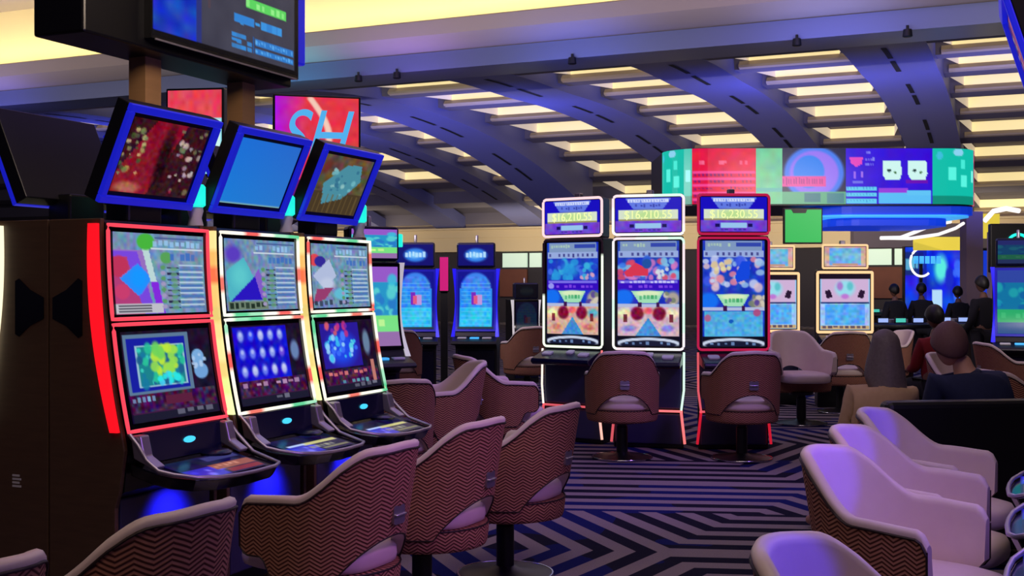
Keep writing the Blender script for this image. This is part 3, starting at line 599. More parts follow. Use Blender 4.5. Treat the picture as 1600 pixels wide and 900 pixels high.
# ------------------------------------------------------------------ tub chairs (seat faces local -y)
def chair_path(n=65):
    pts = [(0.268, -0.15 + 0.15 * i / 20) for i in range(20)] + [(0.268 * math.cos(math.pi * i / 60), 0.285 * math.sin(math.pi * i / 60)) for i in range(61)] + [(-0.268, -0.15 * (i + 1) / 20) for i in range(20)]
    d = [0]
    for a, b in zip(pts, pts[1:]): d.append(d[-1] + math.hypot(b[0] - a[0], b[1] - a[1]))
    out = []; tot = d[-1]; q = 0
    for i in range(n):
        s = tot * i / (n - 1)
        while q < len(d) - 2 and d[q + 1] < s: q += 1
        f = (s - d[q]) / (d[q + 1] - d[q]); a, b = pts[q], pts[q + 1]
        tx, ty = b[0] - a[0], b[1] - a[1]; l = math.hypot(tx, ty)
        out.append((a[0] + (b[0] - a[0]) * f, a[1] + (b[1] - a[1]) * f, ty / l, -tx / l, s - tot / 2, abs(2 * i / (n - 1) - 1)))
    return out
def sm(a, b, x):
    t = max(0.0, min(1.0, (x - a) / (b - a))); return t * t * (3 - 2 * t)
def zt_(s): return 0.862 - 0.010 * sm(0, .2, s) - 0.172 * sm(0.18, 0.60, s) - 0.012 * sm(.6, 1, s) - 0.045 * max(0, (s - .94) / .06) ** 2
def zb_(s): return 0.37 + 0.165 * max(0.0, math.cos(min(math.pi / 2, math.pi * s / 0.80))) ** 0.8 + 0.10 * sm(.72, .84, s) + 0.03 * max(0, (s - .94) / .06) ** 2
def flare(z, s): return (0.075 * (1 - sm(0, .75, s)) + 0.008) * ((z - 0.38) / 0.48)
CP = chair_path()
def chair_pt(i, off, z):
    x, y, nx, ny, u, s = CP[i]; f = flare(z, s) + off; return (x + nx * f, y + ny * f, z)
def chair_shell():
    mb = MB(); K = 9; n = len(CP); vs, uv = [], []
    for i in range(n):
        s = CP[i][5]; a, b = zb_(s), zt_(s) - 0.012
        for j in range(K): z = a + (b - a) * j / (K - 1); vs.append(chair_pt(i, 0.022, z)); uv.append((CP[i][4] + 2, z))
    mb.add(vs, [(i * K + j, i * K + j + 1, (i + 1) * K + j + 1, (i + 1) * K + j) for i in range(n - 1) for j in range(K - 1)])
    # dark piping around the fabric edge
    top = [chair_pt(i, 0.023, zt_(CP[i][5]) - 0.011) for i in range(n)]; bot = [chair_pt(i, 0.020, zb_(CP[i][5])) for i in range(n)]
    e0 = [chair_pt(0, 0.022, zb_(1) + (zt_(1) - zb_(1)) * j / 8) for j in range(9)]; e1 = [chair_pt(n - 1, 0.022, zt_(1) + (zb_(1) - zt_(1)) * j / 8) for j in range(9)]
    nv = len(mb.v); mb.tube(top, 0.0045, 6, False, 1); mb.tube(bot, 0.004, 6, False, 1); mb.tube(e0, 0.004, 6, False, 1); mb.tube(e1, 0.004, 6, False, 1)
    me = mb.mesh('shell', [M['fabric'], M['piping']], 60); l = me.uv_layers.new(name='UVMap')
    for lp in me.loops:
        if lp.vertex_index < nv: l.data[lp.index].uv = uv[lp.vertex_index]
    return me
def chair_lining():
    mb = MB(); n = len(CP); vs = []; 
    for i in range(n):
        s = CP[i][5]; a, b = zb_(s), zt_(s); r = [(0.020, b - 0.010), (0.021, b + 0.004), (0.014, b + 0.014), (0.0, b + 0.018), (-0.014, b + 0.013), (-0.021, b + 0.002)]
        r += [(-0.022 - 0.012 * sm(0, 1, q / 7), b - 0.01 + (a - b + 0.01) * q / 7) for q in range(8)] + [(0.018, a)]
        K = len(r); vs += [chair_pt(i, o, z) for o, z in r]
    fs = [(i * K + j, i * K + j + 1, (i + 1) * K + j + 1, (i + 1) * K + j) for i in range(n - 1) for j in range(K - 1)] + [tuple(range(K)), tuple((n - 1) * K + j for j in range(K))[::-1]]
    mb.add(vs, fs); return mb.mesh('lining', M['vinyl'], 50)
def chair_base():
    mb = MB(); out = []; uv = []
    pl = [(CP[i][0] + CP[i][2] * 0.012, CP[i][1] + CP[i][3] * 0.012, CP[i][4]) for i in range(6, len(CP) - 6, 2)]
    lv = [(-0.05, 0.30), (-0.006, 0.31), (0.0, 0.325), (0.006, 0.375), (0.006, 0.402), (-0.02, 0.404)]; n = len(pl); vs = []
    for x, y, u in pl:
        d = math.hypot(x, y)
        for o, z in lv: vs.append((x * (1 + o / d), y * (1 + o / d), z)); uv.append((u + 2, z))
    K = len(lv); mb.add(vs, [(i * K + j, i * K + j + 1, ((i + 1) % n) * K + j + 1, ((i + 1) % n) * K + j) for i in range(n) for j in range(K - 1)] + [tuple(i * K for i in range(n)), tuple(i * K + K - 1 for i in range(n))[::-1]])
    nv = len(mb.v); mb.tube([(p[0] * 1.02, p[1] * 1.02, 0.403) for p in pl], 0.004, 6, True, 1)
    me = mb.mesh('seat_base', [M['fabric'], M['piping']], 60); l = me.uv_layers.new(name='UVMap')
    for lp in me.loops:
        if lp.vertex_index < nv: l.data[lp.index].uv = uv[lp.vertex_index]
    return me
def chair_cushion():
    prof = [(0.92, 0.402), (0.985, 0.41), (1.0, 0.43), (0.99, 0.46), (0.95, 0.48), (0.8, 0.492), (0.3, 0.496)]
    mb = MB(); n = 40; vs = []
    for i in range(n):
        a = 2 * math.pi * i / n; c, s = math.cos(a), math.sin(a); e = 2 / 3.4
        x = 0.232 * abs(c) ** e * (1 if c > 0 else -1); y = 0.275 * abs(s) ** (2 / (2.3 if s > 0 else 3.4)) * (1 if s > 0 else -1) - 0.005
        for k, z in prof: vs.append((x * k, y * k, z))
    K = len(prof); mb.add(vs, [(i * K + j, ((i + 1) % n) * K + j, ((i + 1) % n) * K + j + 1, i * K + j + 1) for i in range(n) for j in range(K - 1)] + [tuple(i * K for i in range(n))[::-1], tuple(i * K + K - 1 for i in range(n))])
    return mb.mesh('seat_cushion', M['vinyl'], 70)
def make_chair(label, loc, rz):
    t = thing('tub_chair', label, 'chair', loc, rz)
    obj('shell', chair_shell(), t); obj('lining', chair_lining(), t); obj('seat_base', chair_base(), t); obj('seat_cushion', chair_cushion(), t)
    i = len(CP) // 2
    mb = MB(); c = [chair_pt(i - 3 + q, 0.026, 0) for q in range(0)]
    yb = lambda z: 0.285 + flare(z, 0) + 0.022
    mb.tube(densify([(-0.03, yb(.61), 0.61), (-0.03, yb(.61) + .012, 0.61), (0.03, yb(.61) + .012, 0.61), (0.03, yb(.61), 0.61)], 0.012, False), 0.005, 8)
    mb.prism(rrect(-0.036, 0.036, 0.575, 0.645, 0.012), yb(.61) - 0.006, yb(.61) + 0.005, 'y')
    mb.build('pull_handle', M['silver'], t, 50)
    MB().lathe([(0.11, 0.28), (0.115, 0.305), (0.06, 0.43)][:2], 0, 0, 24).build('swivel_plate', M['black'], t, 40)
    MB().lathe([(0.045, 0.045), (0.045, 0.25), (0.038, 0.255), (0.038, 0.285)], 0, 0, 20).build('column', M['black'], t, 40)
    b = MB().lathe([(0.235, 0.0), (0.24, 0.006), (0.235, 0.014), (0.20, 0.022), (0.07, 0.036), (0.05, 0.05)], 0, 0, 40).build('base_plate', M['black'], t, 40)
    MB().tube([(0.238 * math.cos(2 * math.pi * k / 40), 0.238 * math.sin(2 * math.pi * k / 40), 0.011) for k in range(40)], 0.007, 6, True).build('base_ring', M['chrome'], b, 60)
    return t
D = math.degrees
def back_at(px, Y, rz):   # chair origin when the middle of its back rim stands at (px, Y)
    f = (math.sin(rz), -math.cos(rz)); return (X(px, Y) + f[0] * 0.345, Y + f[1] * 0.345, 0)
RL, RR = math.radians(242), math.radians(53)
GL_ = 'herringbone tub chairs before the left bank'
ch = make_chair('herringbone tub chair at the bottom left corner, only its upper half in view', back_at(310, 3.03, RL), RL); ch['group'] = GL_
def chair(label, px, Y, rz, group, at=None, scale=None):
    return dup(ch, at or back_at(px, Y, rz), rz, label, group, scale)
chair('herringbone tub chair cut by the left edge, only a sliver in view', -24, 2.40, RL, GL_)
chair('herringbone tub chair in front of the red lit slot machine at left', 622, 4.22, RL, GL_)
chair('herringbone tub chair between the front one and the farthest of its row', 765, 4.98, RL, GL_)
chair('herringbone tub chair at the far end of the left row, next to the open carpet', 887, 5.6, RL, GL_)
GRC = 'cream lined tub chairs at the right bank'
chair('cream lined tub chair cut off by the bottom edge, nearest in the right row', 1218, 2.62, RR, GRC)
chair('cream lined tub chair with its whole herringbone side in view on the right', 1280, 4.1, RR - .06, GRC)
chair('cream lined tub chair just behind the one showing its herringbone side', 1318, 4.7, RR, GRC)
chair('cream lined tub chair in front of the black bench, farthest of the right row', 1358, 5.36, RR, GRC)
GM = 'tub chairs of the middle bank'
chair('tub chair with its back to us before the white framed middle machine', 976, 9.3, math.radians(178), GM, None, 1.05)
chair('tub chair with its back to us before the red framed machine', 1177, 9.25, math.radians(184), GM, None, 1.05)
chair('tub chair turned right beside the pink framed machine, herringbone back to the left', 0, 0, 0, GM, (X(788, 8.9), 8.9, 0), 1.05).rotation_euler[2] = math.radians(112)
chair('tub chair with pale lining turned left, behind the end of the left bank', 0, 0, 0, GM, (X(672, 8.1), 8.1, 0), 1.04).rotation_euler[2] = math.radians(285)
chair('tub chair partly hidden by the third left machine, seen from behind', 0, 0, 0, GM, (X(604, 7.35), 7.35, 0), 1.0).rotation_euler[2] = math.radians(205)
GF = 'tub chairs farther back'
chair('tub chair before the pale framed machine, back to us, right of the lavender one', 1327, 12.75, math.radians(180), GF, None, 1.07)
chair('lavender tub chair facing us beside the red framed machine', 0, 0, 0, GF, (X(1252, 12.0), 12.0, 0), 1.1).rotation_euler[2] = math.radians(8)
chair('tub chair before the dark machine right of the blue pair', 0, 0, 0, GF, (X(824, 14.6), 14.6, 0), 1.07).rotation_euler[2] = math.radians(196)
chair('tub chair before the left blue curved machine', 0, 0, 0, GF, (X(618, 13.6), 13.6, 0), 1.07).rotation_euler[2] = math.radians(190)
chair('pale side of a tub chair right of the pale framed machine', 0, 0, 0, GF, (X(1382, 14.6), 14.6, 0)).rotation_euler[2] = math.radians(-70)
chair('lavender tub chair just behind the shoulder of the man', 0, 0, 0, GF, (X(1528, 9.4), 9.5, 0)).rotation_euler[2] = math.radians(40)
chair('tub chair at the right edge turned sideways, herringbone back to us', 0, 0, 0, GF, (X(1582, 11.6), 11.6, 0)).rotation_euler[2] = math.radians(95)
chair('purple tub chair at the right edge beside the man', 0, 0, 0, GF, (X(1590, 8.0), 8.0, 0)).rotation_euler[2] = math.radians(120)

# ------------------------------------------------------------------ overhead sign on two posts above the left bank
GP = 'bronze posts of the overhead sign'
for s, lab in ((0.58, 'bronze post rising behind the red lit machine, carrying the overhead sign'), (1.258, 'bronze post rising behind the blue topper screen, carrying the overhead sign')):
    x, y, _ = Lp(s, -0.303); p = thing('sign_post', lab, 'post', (x, y, 0), ROT, GP)
    MB().box(-0.05, 0.05, -0.045, 0.045, 1.78, 2.43).box(-0.04, 0.04, -0.004, 0.004, 0, 1.79).build('post_shaft', M['post'], p)
    MB().box(-0.07, 0.07, -0.0045, 0.0045, 0.0, 0.02).build('foot_plate', M['black'], p)
x, y, _ = Lp(0.75, -0.27)
sg = thing('overhead_sign', 'large black overhead display with blue lettering mounted on two bronze posts', 'sign', (x, y, 2.43), ROT)
bx = MB().box(-0.70, 0.70, -0.13, 0.13, 0.0, 0.95).build('housing', M['dkbox'], sg, None, 0.01)
def art_sign():
    a = cv(120, 150, (62, 62, 78)); NZ(a, 5, 5, 8, True); R(a, 0, 0, .3, 1, (20, 60, 190)); NZ(a, 8, 30, 6, False, (0, 0, .28, 1)); R(a, .27, 0, .3, 1, (40, 50, 120)); R(a, .34, .3, .36, .8, (90, 64, 70), .6); E(a, .36, .46, .015, .02, (190, 190, 200))
    R(a, 0, .97, 1, 1, (6, 6, 10)); R(a, .97, 0, 1, 1, (10, 10, 14)); R(a, 0, 0, .01, 1, (10, 10, 14))
    R(a, .38, .1, .93, .13, (120, 220, 120)); GL(a, .55, .18, .93, .3, (110, 230, 110), 9, 3, .85); R(a, .6, .69, .9, .735, (90, 210, 96)); GL(a, .6, .695, .9, .73, (150, 240, 140), 8, 4, .6)
    GL(a, .52, .775, .66, .825, (56, 150, 226), 4, 5, .9); R(a, .52, .78, .66, .82, (46, 130, 210)); R(a, .71, .78, .87, .82, (46, 130, 210)); R(a, .67, .795, .7, .805, (56, 150, 226)); GL(a, .71, .775, .87, .825, (56, 150, 226), 4, 6, .9)
    for y in (.87, .897, .924): GL(a, .5, y, .64, y + .024, (50, 140, 220), 4, int(y * 150), .95)
    R(a, .65, .87, .66, .95, (30, 90, 160)); R(a, .67, .875, .96, .905, (44, 120, 200)); GL(a, .67, .88, .96, .9, (90, 170, 236), 14, 5, .6); R(a, .67, .918, .96, .945, (44, 120, 200)); GL(a, .67, .922, .96, .94, (90, 170, 236), 14, 8, .6)
    return a
MB().box(-0.362, 0.702, -0.168, -0.13, 0.04, 1.02).build('display_bezel', M['dkbox'], sg)
dsp = screen('display_screen', art_sign(), flat(-0.357, 0.697, 1.0, 0.055, -0.1685), sg)
MB().box(0.705, 0.87, -0.1, 0.1, 0.14, 1.0).build('blue_end_panel', [M['blueframe']], sg, None, 0.01)
MB().box(-0.34, 0.69, -0.172, -0.166, 0.034, 0.042).build('lower_trim', M['silver'], sg)

# coloured signs behind the left bank
def art_cash():
    a = cv(64, 80, (222, 50, 70)); h, w = a.shape[:2]; xx = np.linspace(0, 1, w)[None, :, None]; a[:] = np.array((176, 24, 226)) * (1 - np.clip(xx * 2.6, 0, 1)) + np.array((224, 56, 74)) * np.clip(xx * 2.6, 0, 1); NZ(a, 3, 14, 4)
    for q in range(26):
        t = q / 25; E(a, .42 + .22 * math.sin(t * 1.7), .02 + .4 * t, .05, .03, (244, 206, 186), .8, .5)
    R(a, 0, .8, 1, 1, (60, 16, 110), .7); return a
def art_cards():
    a = cv(56, 56, (226, 66, 84)); NZ(a, 4, 20, 4); R(a, 0, .34, 1, 1, (150, 226, 236)); 
    for q in range(4): R(a, .02 + q * .25, .36, .22 + q * .25, .68, (206, 244, 240) if q % 2 else (120, 206, 226)); E(a, .12 + q * .25, .5, .06, .07, (70, 130, 200))
    R(a, 0, .7, 1, .74, (40, 80, 120)); return a
def pole_sign(label, px, Y, rz, w, z0, z1, art, letters=None):
    t = thing('sign_display', label, 'sign', (X(px, Y), Y, 0), rz)
    pb = MB().box(-w / 2, w / 2, -0.04, 0.04, z0, z1).build('panel', M['dkbox'], t, None, 0.008)
    screen('display_screen', art, flat(-w / 2 + .015, w / 2 - .015, z1 - .015, z0 + .015, -0.042), pb)
    if letters: text('lettering', letters, 0.5, M['lettercy'], pb, (-0.04, -0.046, z0 + (z1 - z0) * 0.60), shear=0.35, sx=0.78)
    MB().box(-0.05, 0.05, 0.0, 0.06, 0.03, z0 + 0.02).build('pole', M['black'], t); MB().box(-0.28, 0.28, -0.2, 0.26, 0.0, 0.03).build('foot_plate', M['black'], t, None, 0.01)
    return t
pole_sign('red and purple sign with slanted cyan letters behind the blue topper screen', 495, 8.0, math.radians(14), 0.60, 2.02, 2.76, art_cash(), 'SH')
pole_sign('red topped sign with pale cyan cards behind the first topper', 308, 8.0, math.radians(-8), 0.42, 2.2, 2.81, art_cards())
pole_sign('small magenta lit sign between the two blue curved machines', 694, 16.5, 0.0, 0.15, 1.35, 1.86, cv(8, 16, (206, 30, 120)))
t = thing('sign_display', 'small teal lit sign on a pole over the cyan screened machine', 'sign', (X(600, 12.5), 12.5, 0), 0)
pb = MB().box(-0.2, 0.2, -0.05, 0.05, 1.86, 2.0).build('panel', M['cyan'], t, None, 0.01); MB().box(-0.02, 0.02, 0, 0.04, 0.02, 1.88).build('pole', M['black'], t); MB().box(-0.15, 0.15, -0.15, 0.15, 0, 0.025).build('foot_plate', M['black'], t)

# ------------------------------------------------------------------ hanging ring of displays
YR = 18.0; rx0, rx1 = X(1043, YR), X(1541, YR); zr0, zr1 = Z(321, YR), Z(231, YR)
rg = thing('hanging_display_ring', 'ring of large colourful displays hanging over the gaming pit', 'sign', ((rx0 + rx1) / 2, YR, zr0), 0)
hw = (rx1 - rx0) / 2; Rr = 0.62; hh = zr1 - zr0
path = [(-hw + Rr - Rr * math.cos(a), Rr - Rr * math.sin(a)) for a in np.linspace(0, math.pi / 2, 9)] + [(hw - Rr + Rr * math.sin(a), Rr - Rr * math.cos(a)) for a in np.linspace(0, math.pi / 2, 9)]
bk = path + [(hw, 2.2), (hw - .6, 2.8), (-hw + .6, 2.8), (-hw, 2.2)]
MB().prism([(x * 0.995, y + 0.01) for x, y in bk], 0.0, hh, 'z').build('ring_core', M['dkbox'], rg)
pd = [0]
for a, b in zip(path, path[1:]): pd.append(pd[-1] + math.hypot(b[0] - a[0], b[1] - a[1]))
def onpath(s):
    for i in range(len(pd) - 1):
        if s <= pd[i + 1] + 1e-9:
            f = (s - pd[i]) / (pd[i + 1] - pd[i]); return (path[i][0] + (path[i + 1][0] - path[i][0]) * f, path[i][1] + (path[i + 1][1] - path[i][1]) * f)
    return path[-1]
def s_of(px):
    xt = X(px, YR) - (rx0 + rx1) / 2; lo, hi = 0.0, pd[-1]
    for _ in range(40):
        m_ = (lo + hi) / 2
        if onpath(m_)[0] < xt: lo = m_
        else: hi = m_
    return lo
def a_teal():
    a = cv(40, 44, (16, 190, 170)); R(a, 0, .85, 1, 1, (12, 140, 120)); R(a, .3, .34, .44, .56, (90, 246, 226)); R(a, .56, .2, .64, .36, (70, 236, 216)); R(a, .56, .48, .7, .68, (90, 246, 226)); R(a, .86, .38, .96, .58, (130, 250, 236)); E(a, .5, .08, .12, .07, (140, 210, 240)); E(a, .14, .14, .06, .08, (60, 190, 220)); return a
def a_red():
    a = cv(50, 44, (226, 22, 70)); NZ(a, 3, 16, 4)
    for x in (.12, .42, .74): GL(a, x, .22, x + .12, .3, (246, 110, 150), 3, int(x * 9), .8)
    for q, y in enumerate((.4, .52, .64, .77, .88)): R(a, .02, y, .98, y + .05, (246, 70, 150)); GL(a, .04, y + .05, .96, y + .1, (130, 20, 110), 15, q, .5)
    return a
def a_green():
    a = cv(24, 44, (110, 196, 150)); NZ(a, 2, 14, 5); R(a, 0, .7, 1, .78, (90, 180, 170)); return a
def a_circle():
    a = cv(60, 44, (20, 26, 70)); E(a, .5, .45, .49, .5, (58, 120, 236), 1, .1); E(a, .5, .45, .4, .42, (146, 112, 240), 1, .1); E(a, .42, .42, .25, .3, (16, 126, 236), 1, .1); R(a, 0, .5, .68, .68, (226, 70, 160)); GL(a, .02, .53, .66, .65, (150, 40, 130), 16, 3, .4); R(a, 0, .78, 1, 1, (90, 170, 130)); R(a, .35, .8, .6, .95, (50, 120, 130)); R(a, .7, .8, .96, .98, (60, 130, 140)); return a
def a_purple():
    a = cv(84, 48, (52, 8, 214)); NZ(a, 4, 10, 6); PG(a, [(.04, .16), (.2, .16), (.19, .28), (.13, .34), (.07, .28)], (226, 70, 190)); GL(a, .24, .06, .34, .12, (130, 130, 240), 4, 1); GL(a, .23, .17, .34, .23, (130, 130, 240), 4, 2); GL(a, .23, .27, .33, .32, (120, 120, 240), 4, 3); GL(a, .09, .4, .22, .55, (186, 130, 240), 3, 6, .6); R(a, .08, .58, .2, .62, (110, 110, 230))
    for x in (.43, .72): PG(a, [(x, .22), (x + .2, .22), (x + .215, .45), (x + .19, .56), (x + .03, .56), (x, .48)], (206, 246, 240)); E(a, x + .07, .4, .025, .03, (30, 60, 60)); E(a, x + .14, .43, .018, .025, (70, 120, 70))
    R(a, .69, .56, .94, .62, (130, 10, 160), .7); R(a, .38, .7, .72, .82, (150, 60, 220)); R(a, .38, .8, .98, .98, (90, 190, 246)); R(a, .7, .76, .98, .84, (96, 196, 246))
    for y in (.68, .79, .9): R(a, .01, y, .36, y + .07, (96, 204, 240)); GL(a, .02, y + .01, .34, y + .05, (60, 150, 220), 9, int(y * 20), .4)
    return a
def a_pink():
    a = cv(12, 40, (190, 60, 110)); BL(a, 3, 20, (0, 0, 1, 1), [(240, 170, 200), (230, 60, 110), (110, 30, 80)], .1, .25); return a
segs = [(1043.5, 1082, a_teal()), (1082, 1181, a_red()), (1181, 1222, a_green()), (1222, 1321, a_circle()), (1321, 1456, a_purple()), (1456, 1531, a_teal()), (1531, 1541, a_pink())]
for a0, b0, ar in segs:
    s0, s1 = s_of(a0), s_of(b0)
    if b0 == 1541: s1 = pd[-1]
    if a0 == 1043.5: s0 = 0
    def fn(u, v, s0=s0, s1=s1):
        p = onpath(s0 + (s1 - s0) * u); return (p[0] * 1.002, p[1] - 0.02, 0.02 + (hh - 0.03) * (1 - v))
    screen('display_panel', ar, fn, rg)
def ringslab(k, y_in, z0, z1): return MB().prism([(x * k + 0, 0.7 + (y - 0.7) * k + y_in) for x, y in bk], z0, z1, 'z')
cx = X(1412, YR) - (rx0 + rx1) / 2
MB().prism([(cx + x, y) for x, y in rrect(-1.28, 1.28, 0.1, 2.6, 0.5)], -0.13, -0.005, 'z').build('lit_canopy', M['bluelit'], rg)
MB().prism([(cx + x, y) for x, y in rrect(-1.3, 1.2, 0.06, 2.4, 0.5)], -0.17, -0.14, 'z').build('cyan_rim', M['cyanlit'], rg)
MB().prism([(cx - .1 + x, y) for x, y in rrect(-0.9, 1.0, 0.3, 2.2, 0.4)], -0.30, -0.175, 'z').build('lower_canopy', M['bluelit'], rg)
# green screen below it
t = thing('hanging_screen', 'plain green hanging screen with a small black tab below the display ring', 'screen', (X(1255, 15), 15, Z(381, 15)), 0)
MB().box(-0.255, 0.255, 0, 0.06, 0, 0.47).build('housing', M['dkbox'], t, None, 0.01); MB().box(-0.235, 0.235, -0.006, 0.001, 0.02, 0.445).build('picture', M['greensc'], t)
MB().prism([(-0.16, 0.45), (0.05, 0.45), (0.03, 0.40), (-0.13, 0.40)], -0.014, -0.006, 'y').build('tab', M['dkbox'], t)
# ------------------------------------------------------------------ room shell
def quad_au(a0, a1, d0, d1, z0, z1, mi=0, mb=None):
    mb = mb or MB(); vs = [AU(a, d, z) for z in (z0, z1) for d in (d0, d1) for a in (a0, a1)]
    mb.add(vs, [(0, 2, 3, 1), (4, 5, 7, 6), (0, 1, 5, 4), (2, 6, 7, 3), (0, 4, 6, 2), (1, 3, 7, 5)], mi); return mb
AL, AR = -47.0, 9.0
struct('floor', MB().box(-60, 40, -8, 60, -0.2, 0.0), M['carpet'])
wb = quad_au(AL, AR, 40.6, 41.0, 0, 3.0); struct('wall_back', wb, M['wallp'])
struct('wall_right', quad_au(AR, AR + 0.3, -6, 41, 0, 7.5), M['wallp'])
struct('wall_left', quad_au(AL - 0.3, AL, -6, 41, 0, 7.5), M['wallp'])
mb = quad_au(AL, AR, 39.9, 40.8, 3.25, 3.95, 0); quad_au(AL, AR, 39.6, 40.0, 3.55, 3.62, 0, mb); quad_au(AL, AR, 40.0, 40.7, 2.72, 3.25, 0, mb)
struct('trim_1', mb, M['beige'])
def vz(d): return 5.63 - 0.009 * (d - 25.5) ** 2
RIBA = [1.62, -1.93, -5.48, -9.03]; RIBW = [1.35, 1.35, 1.35, 1.35]
LIBA = [-16.4, -19.9, -23.4, -27.0, -30.6]
# vault shell above the coffers
mb = MB(); mb.grid(lambda u, v: AU(AL + (AR - AL) * u, 18.0 + 22.6 * v, vz(18.0 + 22.6 * v) + 0.42), 2, 40)
# purlins across the vault
ROWS = [18.9 + 2.62 * i for i in range(9)]
for d in ROWS:
    z = vz(d); zb2 = vz(d + 0.62)
    vs = []
    for a in (AL, AR): vs += [AU(a, d, z), AU(a, d + 0.62, zb2), AU(a, d + 0.62, zb2 + 0.5), AU(a, d, z + 0.5)]
    mb.add(vs, [(0, 1, 5, 4), (1, 2, 6, 5), (2, 3, 7, 6), (3, 0, 4, 7), (3, 2, 1, 0), (4, 5, 6, 7)])
struct('ceiling', mb, M['vault'])
# ribs
def rib(nm, a, w, drop=0.16, d0=18.7, d1=40.2, low=None, slots=True):
    mb = MB(); n = 40; vs = []
    for i in range(n):
        d = d0 + (d1 - d0) * i / (n - 1); z = vz(d) - drop * sm(d0, d0 + 4, d); zl = z if low is None else low(d)
        for aa, zz in ((a - w / 2, zl), (a + w / 2, zl), (a + w / 2, z + 0.45), (a - w / 2, z + 0.45)): vs.append(AU(aa, d, zz))
        
    mb.add(vs, [(i * 4 + j, i * 4 + (j + 1) % 4, i * 4 + 4 + (j + 1) % 4, i * 4 + 4 + j) for i in range(n - 1) for j in range(4)])
    if slots:
        d = d0 + 0.8; q = 0
        while d < d1 - 2:
            ln = 1.25; f = lambda dd: (vz(dd) - drop * sm(d0, d0 + 4, dd) if low is None else low(dd)) - 0.008
            pts = [(a - 0.045, d), (a + 0.045, d), (a + 0.045, d + ln / 2), (a + 0.045, d + ln), (a - 0.045, d + ln), (a - 0.045, d + ln / 2)]
            mb.add([AU(aa, dd, f(dd)) for aa, dd in pts], [(0, 1, 2, 5), (5, 2, 3, 4)], 1)
            d += ln + 0.3; q += 1
            if q % 2 == 0: d += 1.6
    return struct(nm, mb, [M['rib'], M['slot']], 40)
n_trim = 2
for a, w in zip(RIBA, RIBW): rib(f'trim_{n_trim}', a, w); n_trim += 1
for a in LIBA: rib(f'trim_{n_trim}', a, 1.2); n_trim += 1
rib(f'trim_{n_trim}', -13.15, 1.5, low=lambda d: vz(d) - 0.04 - 0.0042 * max(0, d - 19) ** 2, d1=35.0); n_trim += 1
# cove-lit coffers between the ribs
bays = [(-1.255, 0.94, 'right of the rightmost rib'), (-4.805, -2.605, 'between the two rightmost ribs'), (-8.355, -6.155, 'in the bay left of the middle rib'), (-12.3, -9.705, 'in the bay beside the big arch'), (-15.8, -13.95, 'left of the big arch'), (-19.3, -17.0, 'in the bay behind the toppers'), (-22.8, -20.5, 'in the bay behind the first topper'), (-26.4, -24.0, 'in the leftmost bay')]
ordn = ['first', 'second', 'third', 'fourth', 'fifth', 'sixth', 'seventh', 'eighth', 'ninth']
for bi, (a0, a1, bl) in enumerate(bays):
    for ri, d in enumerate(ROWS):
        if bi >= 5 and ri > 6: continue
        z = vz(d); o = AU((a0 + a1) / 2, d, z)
        t = thing('ceiling_coffer', f'cream lit ceiling coffer, {ordn[ri]} from the beam, {bl}', 'ceiling coffer', o, ROT - math.pi / 2, 'cove lit coffers of the arched ceiling')
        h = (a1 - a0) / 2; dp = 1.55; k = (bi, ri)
        # local x across the bay, local y along the depth; emissive faces paint the hidden cove's light on purlin and ends
        dq = min(dp, d - 18.45); zb3 = vz(d - dq) - z
        MB().box(-h + .28, h - .28, -0.03, -0.004, 0.15, 0.40).build('wash_strip', M['cove'], t)
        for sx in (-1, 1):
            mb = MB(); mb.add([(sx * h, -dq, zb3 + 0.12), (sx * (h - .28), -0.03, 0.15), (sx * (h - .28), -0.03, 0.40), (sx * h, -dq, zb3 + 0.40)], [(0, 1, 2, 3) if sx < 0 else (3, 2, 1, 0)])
            mb.build('wash_end', M['covew'], t)
        MB().prism([(-0.10, 0.02), (-0.004, 0.0), (-0.004, 0.15), (-0.03, 0.15), (-0.12, 0.06)], -h + .1, h - .1, 'x').build('coffer_lip', M['beige'], t)
# front beam: band, fascia, ledge, cove ceiling
mb = quad_au(AL, AR, 17.4, 18.3, 5.10, 5.40); struct(f'trim_{n_trim}', mb, M['band']); n_trim += 1
mb = MB(); prof = [(17.5, 5.40), (17.15, 5.47), (17.0, 5.60), (17.0, 5.84), (17.1, 5.88), (18.3, 5.88), (18.3, 5.40)]
mb.add([AU(AL, d, z) for d, z in prof] + [AU(AR, d, z) for d, z in prof], [tuple(range(7))[::-1], tuple(range(7, 14))] + [(i, (i + 1) % 7, 7 + (i + 1) % 7, 7 + i) for i in range(7)])
struct(f'trim_{n_trim}', mb, M['soffit'], 40); n_trim += 1
mb = quad_au(AL, AR, 18.0, 18.3, 5.85, 7.2); struct(f'trim_{n_trim}', mb, M['cream']); n_trim += 1
mb = quad_au(AL, AR, -6, 18.3, 7.2, 7.4); struct(f'trim_{n_trim}', mb, M['soffit']); n_trim += 1
# small black downlights under the beam edge
for q, (px, lab) in enumerate(((560, 'left of the big arch'), (620, 'by the big arch'), (894, 'above the middle bays'), (1245, 'above the red framed machine'), (1418, 'at the rightmost rib'))):
    x = (px - 800) / F; Y = 17.36 / (x * U[0] + U[1]); t = thing('spotlight', f'small black spotlight under the ceiling beam, {lab}', 'spotlight', (x * Y, Y, 5.16), 0, 'spotlights along the beam')
    MB().lathe([(0.02, 0.0), (0.02, -0.06), (0.06, -0.06), (0.07, -0.16), (0.05, -0.17)], 0, 0, 14).build('lamp_body', M['black'], t, 40)
